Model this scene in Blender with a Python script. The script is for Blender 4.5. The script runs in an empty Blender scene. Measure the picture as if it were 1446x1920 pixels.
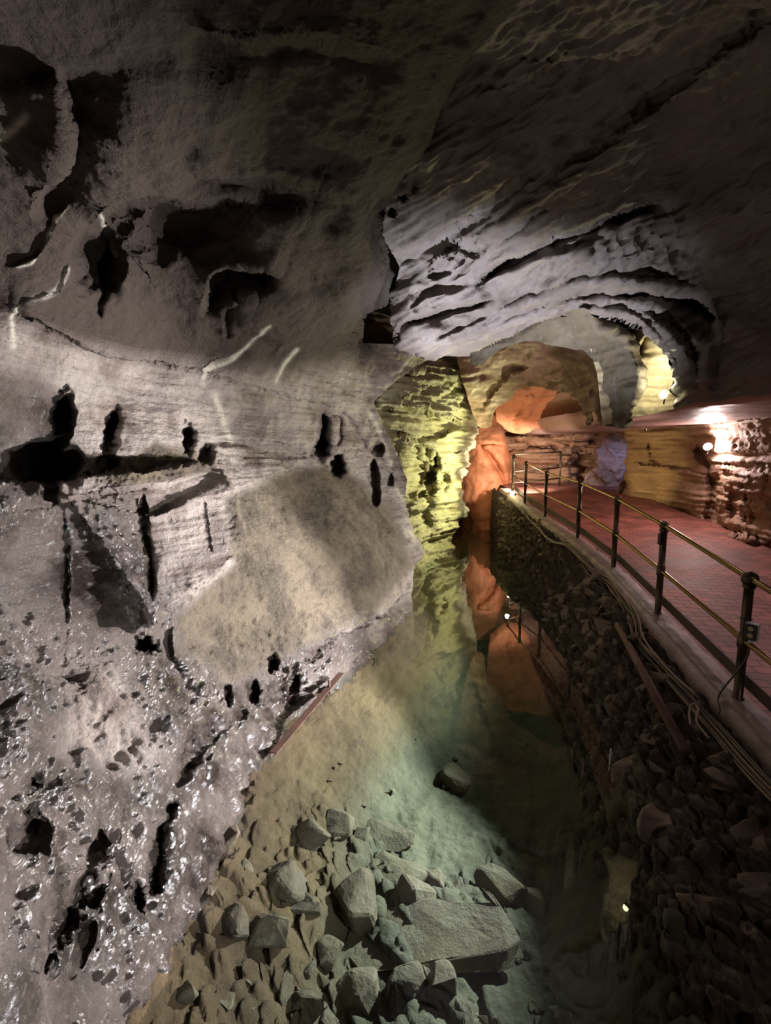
import bpy, bmesh, math, random
import numpy as np
from mathutils import Vector, Matrix
random.seed(7)
S = bpy.context.scene
COL = S.collection

# ------------------------------------------------------------------ camera, world, exposure
CAMZ = 2.5
PITCH = math.radians(7.5)
FPX = 880.0
cd = bpy.data.cameras.new('camera')
cd.sensor_fit = 'VERTICAL'; cd.sensor_height = 24.0
cd.lens = FPX / 1920.0 * 24.0
cd.clip_start = 0.05; cd.clip_end = 200
cam = bpy.data.objects.new('camera', cd); COL.objects.link(cam)
cam.location = (0, 0, CAMZ)
cam.rotation_euler = (math.radians(90) - PITCH, 0, 0)
S.camera = cam
w = bpy.data.worlds.new('world'); S.world = w; w.use_nodes = True
w.node_tree.nodes['Background'].inputs[0].default_value = (0.75, 0.55, 0.5, 1)
w.node_tree.nodes['Background'].inputs[1].default_value = 0.004
S.view_settings.view_transform = 'Standard'
S.view_settings.look = 'None'
S.view_settings.gamma = 1.0
S.view_settings.use_curve_mapping = False
S.view_settings.exposure = 0.0
S.cycles.max_bounces = 8
S.cycles.transparent_max_bounces = 12
S.cycles.caustics_reflective = False
S.cycles.caustics_refractive = False
S.cycles.sample_clamp_indirect = 4.0
S.cycles.blur_glossy = 0.4
S.cycles.use_denoising = True

def light(name, kind, loc, target, energy, color, size=0.1, spot=60, blend=0.5):
    ld = bpy.data.lights.new(name, kind); ld.energy = energy; ld.color = color
    if kind == 'SPOT':
        ld.spot_size = math.radians(spot); ld.spot_blend = blend; ld.shadow_soft_size = size
    elif kind == 'AREA':
        ld.size = size
    else:
        ld.shadow_soft_size = size
    o = bpy.data.objects.new(name, ld); COL.objects.link(o); o.location = loc
    if target is not None:
        o.rotation_euler = (Vector(target) - Vector(loc)).to_track_quat('-Z', 'Y').to_euler()
    return o
light('near_bank_fill', 'SPOT', (1.6, 1.2, .85), (-1.9, 3.4, 1.0), 330, (1.0, .95, .93), 0.0, 76, 0.7)  # added unseen fill from the near bank; opens up the black hollows
light('stream_floodlight', 'SPOT', (2.38, 4.3, 0.92), (-1.5, 3.0, 0.80), 2050, (1.0, 0.95, 0.955), 0.04, 94, 0.5)
light('camera_side_fill', 'POINT', (2.9, .5, 2.6), None, 26, (1.0, .86, .80), .1)  # no lamp here: weak added fill that softens the left wall's dark holes
light('mud_slope_fill', 'SPOT', (2.62, 5.5, 1.15), (-1.3, 5.9, 1.3), 640, (1.0, 0.96, 0.90), 0.0, 124, 0.7)  # second unseen spot, added to cover the far mud slope
light('vault_floodlight', 'SPOT', (0.1, 5.0, 0.15), (1.3, 5.4, 3.9), 2200, (0.87, 0.89, 1.0), 0.0, 56, 0.95)
light('yellow_wall_light', 'SPOT', (3.25, 12.1, 1.9), (1.7, 11.4, 2.0), 480, (1.0, 0.96, 0.46), 0.05, 125, 0.6)
light('lamp_spill_light', 'POINT', (3.15, 12.0, 1.75), None, 22, (1.0, 0.92, 0.5), 0.0)
light('arch_leg_fill', 'SPOT', (2.95, 9.4, .95), (2.55, 11.2, 3.1), 110, (0.95, 0.98, 0.5), 0.0, 62, 0.7)  # unseen spot added where the yellow lamp cannot reach the arch leg
light('orange_light', 'SPOT', (4.0, 12.4, 1.9), (3.2, 15.5, 1.6), 560, (1.0, 0.88, 0.72), 0.1, 140, 0.6)
light('orange_recess_light', 'SPOT', (4.3, 11.6, 1.75), (3.6, 12.6, 3.4), 75, (1.0, 0.84, 0.66), 0.1, 120, 0.6)
light('shell_light', 'SPOT', (4.2, 8.0, 1.3), (3.1, 7.8, 3.6), 120, (1.0, 0.70, 0.62), 0.1, 80, 0.7)
light('blue_light', 'SPOT', (6.2, 12.9, 2.3), (6.9, 14.0, 1.9), 48, (0.34, 0.45, 1.0), 0.1, 100, 0.6)
light('yellow_alcove_light', 'SPOT', (5.0, 11.2, 1.5), (6.4, 11.4, 2.2), 60, (1.0, 0.78, 0.3), 0.1, 90, 0.6)
light('red_path_light', 'SPOT', (4.7, 8.2, 2.85), (4.6, 8.3, 1.0), 56, (1.0, 0.46, 0.38), 0.1, 110, 0.8)
light('pink_path_light', 'SPOT', (4.9, 4.6, 2.85), (4.6, 4.8, 0.6), 95, (1.0, 0.74, 0.80), 0.15, 130, 0.8)
light('niche_lamp_light', 'POINT', (6.03, 8.85, 2.56), None, 110, (1.0, 0.78, 0.75), 0.04)
light('pocket_lamp_light', 'POINT', (3.0, 5.15, 3.17), None, 24, (1.0, 0.95, 0.68), 0.03)

# ------------------------------------------------------------------ pixel <-> world
CP, SP = math.cos(PITCH), math.sin(PITCH)
def ray(px, py):
    u = (np.asarray(px, float) - 723) / FPX; v = (np.asarray(py, float) - 960) / FPX
    return np.stack([u, CP - v * SP, -SP - v * CP], -1)
def at(px, py, Y):
    d = ray(px, py); k = Y / d[1]
    return Vector((d[0] * k, d[1] * k, CAMZ + d[2] * k))
def proj(x, y, z):
    """picture position and forward distance of a point"""
    dz = z - CAMZ; f = y * CP - dz * SP; return (723 + FPX * x / f, 960 + FPX * (-y * SP - dz * CP) / f, y)
def on_z(px, py, z):
    d = ray(px, py); k = (z - CAMZ) / d[2]
    return Vector((d[0] * k, d[1] * k, z))

# ------------------------------------------------------------------ noise
_rng = np.random.RandomState(3)
_perm = _rng.permutation(256); _perm = np.concatenate([_perm, _perm, _perm])
_g = _rng.normal(size=(256, 3)); _g /= np.linalg.norm(_g, axis=1)[:, None]
def perlin(p):
    i = np.floor(p).astype(int); f = p - i; i &= 255
    t = f * f * f * (f * (f * 6 - 15) + 10)
    out = 0
    for dx in (0, 1):
        wx = t[:, 0] if dx else 1 - t[:, 0]
        for dy in (0, 1):
            wy = t[:, 1] if dy else 1 - t[:, 1]
            for dz in (0, 1):
                wz = t[:, 2] if dz else 1 - t[:, 2]
                h = _perm[_perm[_perm[(i[:, 0] + dx) & 255] + ((i[:, 1] + dy) & 255)] + ((i[:, 2] + dz) & 255)]
                g = _g[h]
                out = out + wx * wy * wz * (g[:, 0] * (f[:, 0] - dx) + g[:, 1] * (f[:, 1] - dy) + g[:, 2] * (f[:, 2] - dz))
    return out * 1.4
def fbm(p, oct=4, gain=0.5, lac=2.03, ridged=False):
    a = 1.0; s = 0; q = p.copy(); tot = 0
    for _ in range(oct):
        n = perlin(q)
        if ridged: n = 1 - 2 * np.abs(n)
        s = s + a * n; tot += a; a *= gain; q = q * lac + 17.3
    return s / tot

def cells(p):
    """distance to the nearest scattered seed and that seed's random height (packed stones)"""
    i = np.floor(p).astype(int); best = np.full(len(p), 9.0); sec = np.full(len(p), 9.0); hid = np.zeros(len(p), int)
    for dx in (-1, 0, 1):
        for dy in (-1, 0, 1):
            for dz in (-1, 0, 1):
                c = i + [dx, dy, dz]; h = _perm[_perm[_perm[c[:, 0] & 255] + (c[:, 1] & 255)] + (c[:, 2] & 255)]
                d = np.linalg.norm(c + .5 + _g[h] * .42 - p, axis=1); m = d < best
                sec = np.where(m, best, np.minimum(sec, d)); hid = np.where(m, h, hid); best = np.where(m, d, best)
    return best, sec, hid / 255.0
# ------------------------------------------------------------------ 2-D helpers
def inside(P, poly):
    x, y = P[:, 0], P[:, 1]; r = np.zeros(len(P), bool); n = len(poly)
    for a in range(n):
        x1, y1 = poly[a]; x2, y2 = poly[(a + 1) % n]
        if y1 == y2: continue
        c = ((y1 > y) != (y2 > y)) & (x < (x2 - x1) * (y - y1) / (y2 - y1) + x1)
        r ^= c
    return r
def dist(P, line, closed=False):
    """distance, sign (+ on the left of travel seen with y down), nearest point, arc fraction"""
    L = [np.array(q, float) for q in line]
    if closed: L = L + [L[0]]
    seg = [np.linalg.norm(L[i + 1] - L[i]) for i in range(len(L) - 1)]; tot = sum(seg) or 1
    best = np.full(len(P), 1e9); sg = np.ones(len(P)); near = np.zeros_like(P); arc = np.zeros(len(P)); acc = 0
    for i in range(len(L) - 1):
        a, b = L[i], L[i + 1]; ab = b - a; l2 = ab @ ab + 1e-9
        t = np.clip(((P - a) @ ab) / l2, 0, 1); q = a + t[:, None] * ab; d = np.linalg.norm(P - q, axis=1)
        m = d < best; best[m] = d[m]; near[m] = q[m]; arc[m] = ((acc + t * seg[i]) / tot)[m]
        cr = ab[0] * (P[:, 1] - a[1]) - ab[1] * (P[:, 0] - a[0]); sg[m] = np.where(cr < 0, 1.0, -1.0)[m]
        acc += seg[i]
    return best, sg, near, arc
def smooth(t): t = np.clip(t, 0, 1); return t * t * (3 - 2 * t)
def soft_in(P, poly, soft=20):
    d, _, _, _ = dist(P, poly, True); s = np.where(inside(P, poly), d, -d)
    return smooth(0.5 + s / (2 * soft))
def curve(pts, n=8):
    """Catmull-Rom through 2-D or 3-D points"""
    p = [np.array(q, float) for q in pts]; p = [2 * p[0] - p[1]] + p + [2 * p[-1] - p[-2]]; out = []
    for i in range(1, len(p) - 2):
        for j in range(n):
            t = j / n
            out.append(0.5 * ((2 * p[i]) + (-p[i - 1] + p[i + 1]) * t + (2 * p[i - 1] - 5 * p[i] + 4 * p[i + 1] - p[i + 2]) * t * t + (-p[i - 1] + 3 * p[i] - 3 * p[i + 1] + p[i + 2]) * t ** 3))
    out.append(p[-2]); return out

# ------------------------------------------------------------------ rock surfaces
class Field:
    """a rock face: inverse distance interpolated through surveyed points, plus carved features"""
    def __init__(self, ctrl, feats=()):
        c = np.array(ctrl, float); self.c = c[:, :2] / 500.0
        d = ray(c[:, 0], c[:, 1]); wv = d[:, 1] / c[:, 2]
        n = len(c); K = self._phi(np.linalg.norm(self.c[:, None] - self.c[None], axis=2)) + np.eye(n) * 2e-3
        Pm = np.c_[np.ones(n), self.c]; A = np.block([[K, Pm], [Pm.T, np.zeros((3, 3))]])
        self.w = np.linalg.solve(A, np.r_[wv, 0, 0, 0]); self.feats = feats
    @staticmethod
    def _phi(r): return np.where(r > 1e-9, r * r * np.log(r + 1e-12), 0)
    def k(self, P):
        q = P / 500.0; n = len(self.c); r = self.w[n] + q @ self.w[n + 1:]
        for i in range(n): r = r + self.w[i] * self._phi(np.linalg.norm(q - self.c[i], axis=1))
        k = 1.0 / np.clip(r, 0.03, 3)
        for f in self.feats: k = k + f(P)
        return k
def _wob(P, amp, sc):
    return amp * perlin(np.c_[P / sc, np.full(len(P), 3.7)])
def culled(line, margin):
    q = np.array(line, float); lo = q.min(0) - margin; hi = q.max(0) + margin
    def deco(f):
        def g(P):
            m = (P[:, 0] > lo[0]) & (P[:, 0] < hi[0]) & (P[:, 1] > lo[1]) & (P[:, 1] < hi[1])
            out = np.zeros(len(P))
            if m.any(): out[m] = f(P[m])
            return out
        return g
    return deco
def ledge(line, amp, reach, drop=0.0, dreach=20, wob=5, sharp=3):
    """rock on the left of the line stands forward by amp at the edge and fades over reach px; the other side is cut in by drop"""
    ln = curve(line, 6)
    @culled(ln, 5 * max(reach, dreach) + 15)
    def f(P):
        d, sg, _, arc = dist(P, ln); s = d * sg + _wob(P, wob, 22) + _wob(P, wob * .5, 7)
        fade = smooth(np.minimum(arc, 1 - arc) * 7) * np.where((arc > 0) & (arc < 1), 1, 0)
        e = smooth(0.5 + s / (2 * sharp))
        return fade * (-amp * e * np.exp(-np.maximum(s, 0) / reach) + drop * (1 - e) * np.exp(np.minimum(s, 0) / dreach))
    return f
def groove(line, amp, width, wob=4):
    ln = curve(line, 6)
    @culled(ln, 4 * width + 15)
    def f(P):
        d, sg, _, arc = dist(P, ln); s = d * sg + _wob(P, wob, 18); wd = width * (0.35 + 0.65 * smooth(np.minimum(arc, 1 - arc) * 5))
        return amp * np.exp(-(s / wd) ** 2) * smooth(np.minimum(arc, 1 - arc) * 12 + 0.05)
    return f
def blob(cx, cy, rx, ry, amp, ang=0, power=2, wob=0.4):
    ca, sa = math.cos(math.radians(ang)), math.sin(math.radians(ang))
    @culled([(cx, cy)], 2.6 * max(rx, ry) + 10)
    def f(P):
        x, y = P[:, 0] - cx, P[:, 1] - cy; a = (x * ca + y * sa) / rx; b = (-x * sa + y * ca) / ry
        r = np.sqrt(a * a + b * b) + _wob(P, wob, max(8, min(rx, ry) * .8)); return amp * np.exp(-np.abs(r) ** power)
    return f
def rounded(line, R, depth):
    ln = curve(line, 6)
    @culled(ln, R + 5)
    def f(P):
        d, _, _, _ = dist(P, ln); t = np.clip(1 - d / R, 0, 1); return depth * (1 - np.sqrt(np.clip(1 - t * t, 0, 1)))
    return f

def mesh_obj(name, V, F, mat, attrs=None, parent=None, smooth_on=True):
    me = bpy.data.meshes.new(name); me.from_pydata([tuple(v) for v in V], [], [tuple(int(i) for i in f) for f in F])
    if attrs:
        for n, a in attrs.items():
            at_ = me.attributes.new(n, 'FLOAT', 'POINT'); at_.data.foreach_set('value', np.asarray(a, np.float32))
    if smooth_on: me.polygons.foreach_set('use_smooth', [True] * len(me.polygons))
    me.materials.append(mat); me.update()
    o = bpy.data.objects.new(name, me); COL.objects.link(o)
    if parent: o.parent = parent
    return o
def structure(o): o['kind'] = 'structure'; return o

def patch(name, poly, field, mat, layers, step=3.0, soft_edge=0, attrs=None, skirt=0.8, edge_wob=0, thing=False):
    if soft_edge: poly = [tuple(q_) for q_ in curve(list(poly) + [poly[0]], soft_edge)][:-1]
    poly = [tuple(q) for q in poly]
    pa = np.array(poly, float); pa = np.clip(pa, [-620, -420], [1950, 2250]); poly = [tuple(q_) for q_ in pa]; x0, y0 = pa.min(0) - step * 2; x1, y1 = pa.max(0) + step * 2
    def axis(a, b, lo, hi):
        # coarser outside the part seen from the path
        r = [np.arange(a, min(b, lo), 7.0)] if a < lo else []
        r.append(np.arange(max(a, lo), min(b, hi), step))
        if b > hi: r.append(np.arange(hi, b, 7.0))
        return np.concatenate(r)
    gx = axis(x0, x1, -20, 1466); gy = axis(y0, y1, -20, 1940); W, H = len(gx), len(gy)
    P = np.stack(np.meshgrid(gx, gy), -1).reshape(-1, 2)
    Pt = P.copy()
    if edge_wob: Pt[:, 0] += _wob(P, edge_wob, 16) + _wob(P + 77, edge_wob * .5, 7); Pt[:, 1] += _wob(P + 300, edge_wob, 16) + _wob(P + 377, edge_wob * .5, 7)
    ins = inside(Pt, poly)
    idx = np.arange(W * H).reshape(H, W)
    q = np.stack([idx[:-1, :-1], idx[1:, :-1], idx[1:, 1:], idx[:-1, 1:]], -1).reshape(-1, 4)
    cnt = ins[q].sum(1); q = q[cnt >= 2]
    used = np.unique(q); rem = -np.ones(W * H, int); rem[used] = np.arange(len(used)); q = rem[q]
    Pu = P[used]; out = ~ins[used]
    if out.any() and not edge_wob:
        _, _, nr, _ = dist(Pu[out], poly, True); Pu[out] = nr
    e = 1.5
    def pos(Q):
        return np.array([0, 0, CAMZ]) + ray(Q[:, 0], Q[:, 1]) * field.k(Q)[:, None]
    X = pos(Pu); Xa = pos(Pu + [e, 0]); Xb = pos(Pu + [0, e])
    N = np.cross(Xb - X, Xa - X); N /= np.linalg.norm(N, axis=1)[:, None] + 1e-12
    tocam = np.array([0, 0, CAMZ]) - X; N *= np.sign((N * tocam).sum(1) + 1e-12)[:, None]
    # keep the push-out sane where the face is seen edge on
    tc = tocam / np.linalg.norm(tocam, axis=1)[:, None]; N = N + 0.35 * tc; N /= np.linalg.norm(N, axis=1)[:, None]
    D = np.zeros(len(X))
    for ly in layers: D += ly(X, Pu)
    X = X + N * D[:, None]
    # skirt: the boundary carried back into the rock so the face is the front of a solid mass
    ed = {}
    for a, b in ((0, 1), (1, 2), (2, 3), (3, 0)):
        for i, j in zip(q[:, a].tolist(), q[:, b].tolist()):
            if (j, i) in ed: del ed[(j, i)]
            else: ed[(i, j)] = 1
    V = X; F = q.tolist()
    A = {n: fn(X, Pu) for n, fn in (attrs or {}).items()}
    if skirt:
        bv = sorted({i for e_ in ed for i in e_}); m = {b: len(X) + n for n, b in enumerate(bv)}
        dr = X[bv] - np.array([0, 0, CAMZ]); dr /= np.linalg.norm(dr, axis=1)[:, None]
        V = np.vstack([X, X[bv] + dr * skirt]); F += [(j, i, m[i], m[j]) for (i, j) in ed]
        for n in A: A[n] = np.r_[A[n], A[n][bv]]
    # normals toward the camera
    o = mesh_obj(name, V, [f[::-1] for f in F], mat, A)
    return o if thing else structure(o)

def L_fbm(amp, f, oct=4, ridged=False, mask=None, sc=(1, 1, 1), gain=0.5):
    sc = np.array(sc)
    def g(X, P):
        n = fbm(X * f * sc, oct, gain, ridged=ridged)
        if ridged: n = n - 0.4
        return amp * n * (mask(P) if mask else 1)
    return g
def L_fold(amp, f, sc, mask=None, warp=.35, oct=5):
    # swollen lumps parted by sharp creases, drawn down the face
    sc = np.array(sc)
    def g(X, P):
        wv = np.c_[perlin(X * 1.1), perlin(X * 1.1 + 31), perlin(X * 1.1 + 57)] * warp
        Q = X + wv; n = 2.4 * np.abs(perlin(Q * f * sc)); n2 = 2.4 * np.abs(perlin(Q * f * 2.3 * sc + 5)); n3 = fbm(Q * f * 5 * sc, oct - 2, .6)
        return amp * (np.minimum(n, 1.3) - .6 + .45 * (np.minimum(n2, 1.2) - .5) + .3 * n3) * (mask(P) if mask else 1)
    return g
def L_strata(amp, fz, mask=None, dip=(0, 0)):
    """horizontal beds of uneven hardness"""
    def g(X, P):
        z = X[:, 2] + dip[0] * X[:, 0] + dip[1] * X[:, 1] + 0.05 * fbm(X * 0.8, 2)
        n = perlin(np.c_[X[:, 0] * .5, X[:, 1] * .5, z * fz]); n2 = perlin(np.c_[X[:, 0] * .9 + 9, X[:, 1] * .9, z * fz * 2.7])
        n = np.tanh(n * 3) * .7 + .3 * np.tanh(n2 * 4)
        return amp * n * (mask(P) if mask else 1)
    return g
def zone(poly, soft=20, lo=0.0, hi=1.0):
    return lambda P: lo + (hi - lo) * soft_in(P, poly, soft)

# ------------------------------------------------------------------ materials
def lin(c):
    return tuple((x / 12.92 if x <= .04045 else ((x + .055) / 1.055) ** 2.4) for x in (c[0] / 255, c[1] / 255, c[2] / 255)) + (1,)
def simple(name, c, rough=.5, metal=0.0, spec=.5, emit=None, es=0):
    m = bpy.data.materials.new(name); m.use_nodes = True; b = m.node_tree.nodes['Principled BSDF']
    b.inputs['Base Color'].default_value = lin(c); b.inputs['Roughness'].default_value = rough; b.inputs['Metallic'].default_value = metal
    b.inputs['Specular IOR Level'].default_value = spec
    if emit: b.inputs['Emission Color'].default_value = lin(emit); b.inputs['Emission Strength'].default_value = es
    return m
def rock(name, c1, c2, c3, sc=1.5, strata=6.0, rough=(.45, .9), bump=.35, bscale=18, wet=0.0, attrs=(), crack=.3, bdist=.03, mott=(.35, .65)):
    """attrs: (attribute, colour or None, roughness or None, extra bump)"""
    m = bpy.data.materials.new(name); m.use_nodes = True; nt = m.node_tree; N = nt.nodes; L = nt.links; b = N['Principled BSDF']
    tc = N.new('ShaderNodeNewGeometry')
    def noise(s, d=6, r=.6, vec=None, stretch=None):
        n = N.new('ShaderNodeTexNoise'); n.inputs['Scale'].default_value = s; n.inputs['Detail'].default_value = d; n.inputs['Roughness'].default_value = r
        src = tc.outputs['Position']
        if stretch:
            mp = N.new('ShaderNodeMapping'); mp.inputs['Scale'].default_value = stretch; L.new(src, mp.inputs['Vector']); src = mp.outputs['Vector']
        L.new(src, n.inputs['Vector']); return n.outputs['Fac']
    def ramp(src, a, b_):
        r = N.new('ShaderNodeMapRange'); r.inputs['From Min'].default_value = a; r.inputs['From Max'].default_value = b_; r.clamp = True; L.new(src, r.inputs['Value']); return r.outputs['Result']
    def mix(f, a, b_):
        x = N.new('ShaderNodeMix'); x.data_type = 'RGBA'
        if isinstance(f, float): x.inputs[0].default_value = f
        else: L.new(f, x.inputs[0])
        for s_, v in ((x.inputs[6], a), (x.inputs[7], b_)):
            if isinstance(v, tuple): s_.default_value = v
            else: L.new(v, s_)
        return x.outputs[2]
    def math_(op, a, b_):
        x = N.new('ShaderNodeMath'); x.operation = op
        for s_, v in ((x.inputs[0], a), (x.inputs[1], b_)):
            if isinstance(v, (int, float)): s_.default_value = v
            else: L.new(v, s_)
        return x.outputs[0]
    big = ramp(noise(sc, 9, .68), *mott)
    col = mix(big, lin(c1), lin(c2))
    st = ramp(noise(1.0, 4, .6, stretch=(.35, .35, strata)), .42, .62)
    col = mix(math_('MULTIPLY', st, .55), col, lin(c3))
    fine = ramp(noise(sc * 14, 6, .7), .3, .7)
    col = mix(math_('MULTIPLY', fine, .35), col, lin(tuple(x * .55 for x in c1)))
    rr = ramp(noise(sc * 2.2, 6, .65), .35, .65)
    mr = N.new('ShaderNodeMapRange'); mr.inputs['To Min'].default_value = rough[0]; mr.inputs['To Max'].default_value = rough[1]; L.new(rr, mr.inputs['Value']); ro = mr.outputs['Result']
    h = math_('ADD', noise(bscale, 10, .68), math_('MULTIPLY', noise(bscale * .25, 6, .6, stretch=(1, 1, 3)), 1.5))
    if crack:
        v = N.new('ShaderNodeTexVoronoi'); v.feature = 'DISTANCE_TO_EDGE'; v.inputs['Scale'].default_value = bscale * .16
        vm = N.new('ShaderNodeVectorMath'); vm.operation = 'ADD'; nn = N.new('ShaderNodeTexNoise'); nn.inputs['Scale'].default_value = 2.5; nn.inputs['Detail'].default_value = 5
        L.new(tc.outputs['Position'], nn.inputs['Vector']); L.new(tc.outputs['Position'], vm.inputs[0]); L.new(nn.outputs['Color'], vm.inputs[1]); L.new(vm.outputs[0], v.inputs['Vector'])
        h = math_('ADD', h, math_('MULTIPLY', ramp(v.outputs['Distance'], 0, .03), crack))
    coatf = None
    for an, ac, ar, ab in attrs:
        a = N.new('ShaderNodeAttribute'); a.attribute_name = an; fac = a.outputs['Fac']
        if ac: col = mix(fac, col, lin(ac)) if not isinstance(ac[0], tuple) else mix(fac, col, mix(big, mix(fine, lin(ac[0]), lin(tuple(x * .6 for x in ac[0]))), lin(ac[1])))
        if ar is not None:
            x = N.new('ShaderNodeMix'); L.new(fac, x.inputs[0]); L.new(ro, x.inputs[2])
            if isinstance(ar, tuple):
                y = N.new('ShaderNodeMapRange'); y.inputs['To Min'].default_value = ar[0]; y.inputs['To Max'].default_value = ar[1]; L.new(rr, y.inputs['Value']); L.new(y.outputs['Result'], x.inputs[3])
            else: x.inputs[3].default_value = ar
            ro = x.outputs[0]
        if an == 'wet': coatf = fac
        if ab: h = math_('ADD', h, math_('MULTIPLY', math_('MULTIPLY', noise(bscale * 1.7, 8, .75), fac), ab))
    bp = N.new('ShaderNodeBump'); bp.inputs['Strength'].default_value = bump; bp.inputs['Distance'].default_value = bdist; L.new(h, bp.inputs['Height'])
    L.new(bp.outputs['Normal'], b.inputs['Normal']); L.new(col, b.inputs['Base Color']); L.new(ro, b.inputs['Roughness'])
    b.inputs['Specular IOR Level'].default_value = .5 + wet
    if coatf: L.new(coatf, b.inputs['Coat Weight']); b.inputs['Coat Roughness'].default_value = .19; b.inputs['Coat IOR'].default_value = 1.8; L.new(bp.outputs['Normal'], b.inputs['Coat Normal'])
    return m

M = {}
M['left'] = rock('wet_limestone', (172, 160, 152), (104, 88, 80), (184, 176, 170), 2.1, 7, (.4, .75), .9, 20, .1, bdist=.045, crack=.1, mott=(.42, .58),
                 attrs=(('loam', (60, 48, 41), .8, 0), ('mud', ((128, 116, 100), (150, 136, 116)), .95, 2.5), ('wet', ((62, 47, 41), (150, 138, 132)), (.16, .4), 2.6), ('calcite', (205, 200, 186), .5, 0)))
M['ceil_l'] = rock('smooth_brown_limestone', (112, 97, 86), (90, 76, 66), (120, 104, 92), .9, 3, (.6, .9), .3, 14, 0, attrs=(('calcite', (205, 190, 165), .5, 0),), crack=0)
M['ceil_r'] = rock('scalloped_grey_limestone', (112, 102, 98), (84, 75, 71), (126, 117, 113), 1.2, 5, (.5, .8), .45, 15, 0, crack=.1)
M['arch'] = rock('olive_arch_limestone', (92, 82, 64), (66, 58, 45), (100, 90, 70), 1.2, 4, (.6, .85), .35, 12, 0, crack=.1)
M['pocket'] = rock('cream_limestone', (190, 176, 140), (170, 152, 116), (200, 190, 160), 1.2, 4, (.5, .8), .3, 12, 0, crack=.15)
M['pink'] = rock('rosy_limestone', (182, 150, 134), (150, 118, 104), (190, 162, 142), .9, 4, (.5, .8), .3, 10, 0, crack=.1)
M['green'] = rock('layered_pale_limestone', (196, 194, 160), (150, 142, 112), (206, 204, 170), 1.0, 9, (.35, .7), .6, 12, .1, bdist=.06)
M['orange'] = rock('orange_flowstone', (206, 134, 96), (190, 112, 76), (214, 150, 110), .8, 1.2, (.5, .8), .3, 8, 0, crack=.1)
M['far'] = rock('layered_far_limestone', (170, 128, 100), (130, 90, 70), (184, 146, 116), .8, 12, (.5, .85), .5, 8, 0, bdist=.05)
M['right'] = rock('rough_right_limestone', (166, 134, 112), (136, 108, 92), (176, 148, 124), 1.2, 6, (.55, .9), .6, 10, 0, bdist=.05)
M['slab'] = rock('flat_roof_limestone', (150, 118, 112), (130, 100, 94), (160, 130, 120), 1.2, 1, (.3, .6), .3, 12, .1, crack=0)
M['bed'] = rock('silty_pool_bed', (98, 93, 76), (70, 68, 56), (106, 100, 82), 1.4, 1, (.8, 1), .8, 36, 0, crack=0, bdist=.02, attrs=(('clay', ((86, 68, 48), (108, 90, 64)), .9, 1),))
M['bank'] = rock('dark_bank_earth', (92, 78, 68), (58, 48, 42), (104, 88, 76), 3, 3, (.6, 1), .8, 24, 0, bdist=.05)
M['stone'] = rock('bank_stone', (122, 104, 90), (84, 70, 60), (138, 120, 104), 3, 2, (.5, .85), .5, 30, 0, crack=0)
M['pool_stone'] = rock('silted_pool_stone', (106, 96, 78), (76, 68, 56), (116, 104, 86), 3, 2, (.7, 1), .5, 35, 0, crack=.15)
M['curb'] = rock('worn_concrete', (188, 168, 162), (128, 110, 106), (196, 180, 172), 3, 1, (.35, .8), .5, 40, .1, crack=0)
M['post'] = rock('tarnished_bronze_pipe', (92, 76, 60), (64, 54, 46), (104, 86, 66), 8, 4, (.3, .55), .15, 60, 0, crack=0, bdist=.004)
M['rail'] = simple('rubbed_brass_rail', (150, 124, 84), .2, 1.0)
M['post'].node_tree.nodes['Principled BSDF'].inputs['Metallic'].default_value = .7
M['board'] = simple('brown_toe_board', (66, 46, 40), .6)
M['rust'] = rock('rusty_steel', (92, 62, 50), (64, 44, 38), (104, 74, 60), 6, 2, (.5, .85), .4, 60, 0, crack=0, bdist=.006)
M['cable'] = simple('grey_cable_jacket', (140, 122, 104), .5)
M['cable_dark'] = simple('dark_cable_jacket', (66, 58, 54), .5)
M['black'] = simple('black_plate', (24, 20, 22), .4)
M['white'] = simple('pale_box_metal', (205, 205, 215), .4)
M['ivory'] = simple('ivory_socket', (190, 168, 128), .4)
M['slot'] = simple('dark_slot', (10, 8, 8), .6)
M['red'] = simple('red_plastic', (200, 40, 24), .5)
M['lampmetal'] = simple('lamp_housing', (50, 48, 44), .45, .6)
M['bulb_w'] = simple('glowing_bulb_pink', (255, 240, 235), .3, emit=(255, 226, 222), es=60)
M['bulb_y'] = simple('glowing_bulb_yellow', (255, 250, 220), .3, emit=(255, 246, 190), es=45)

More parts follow.
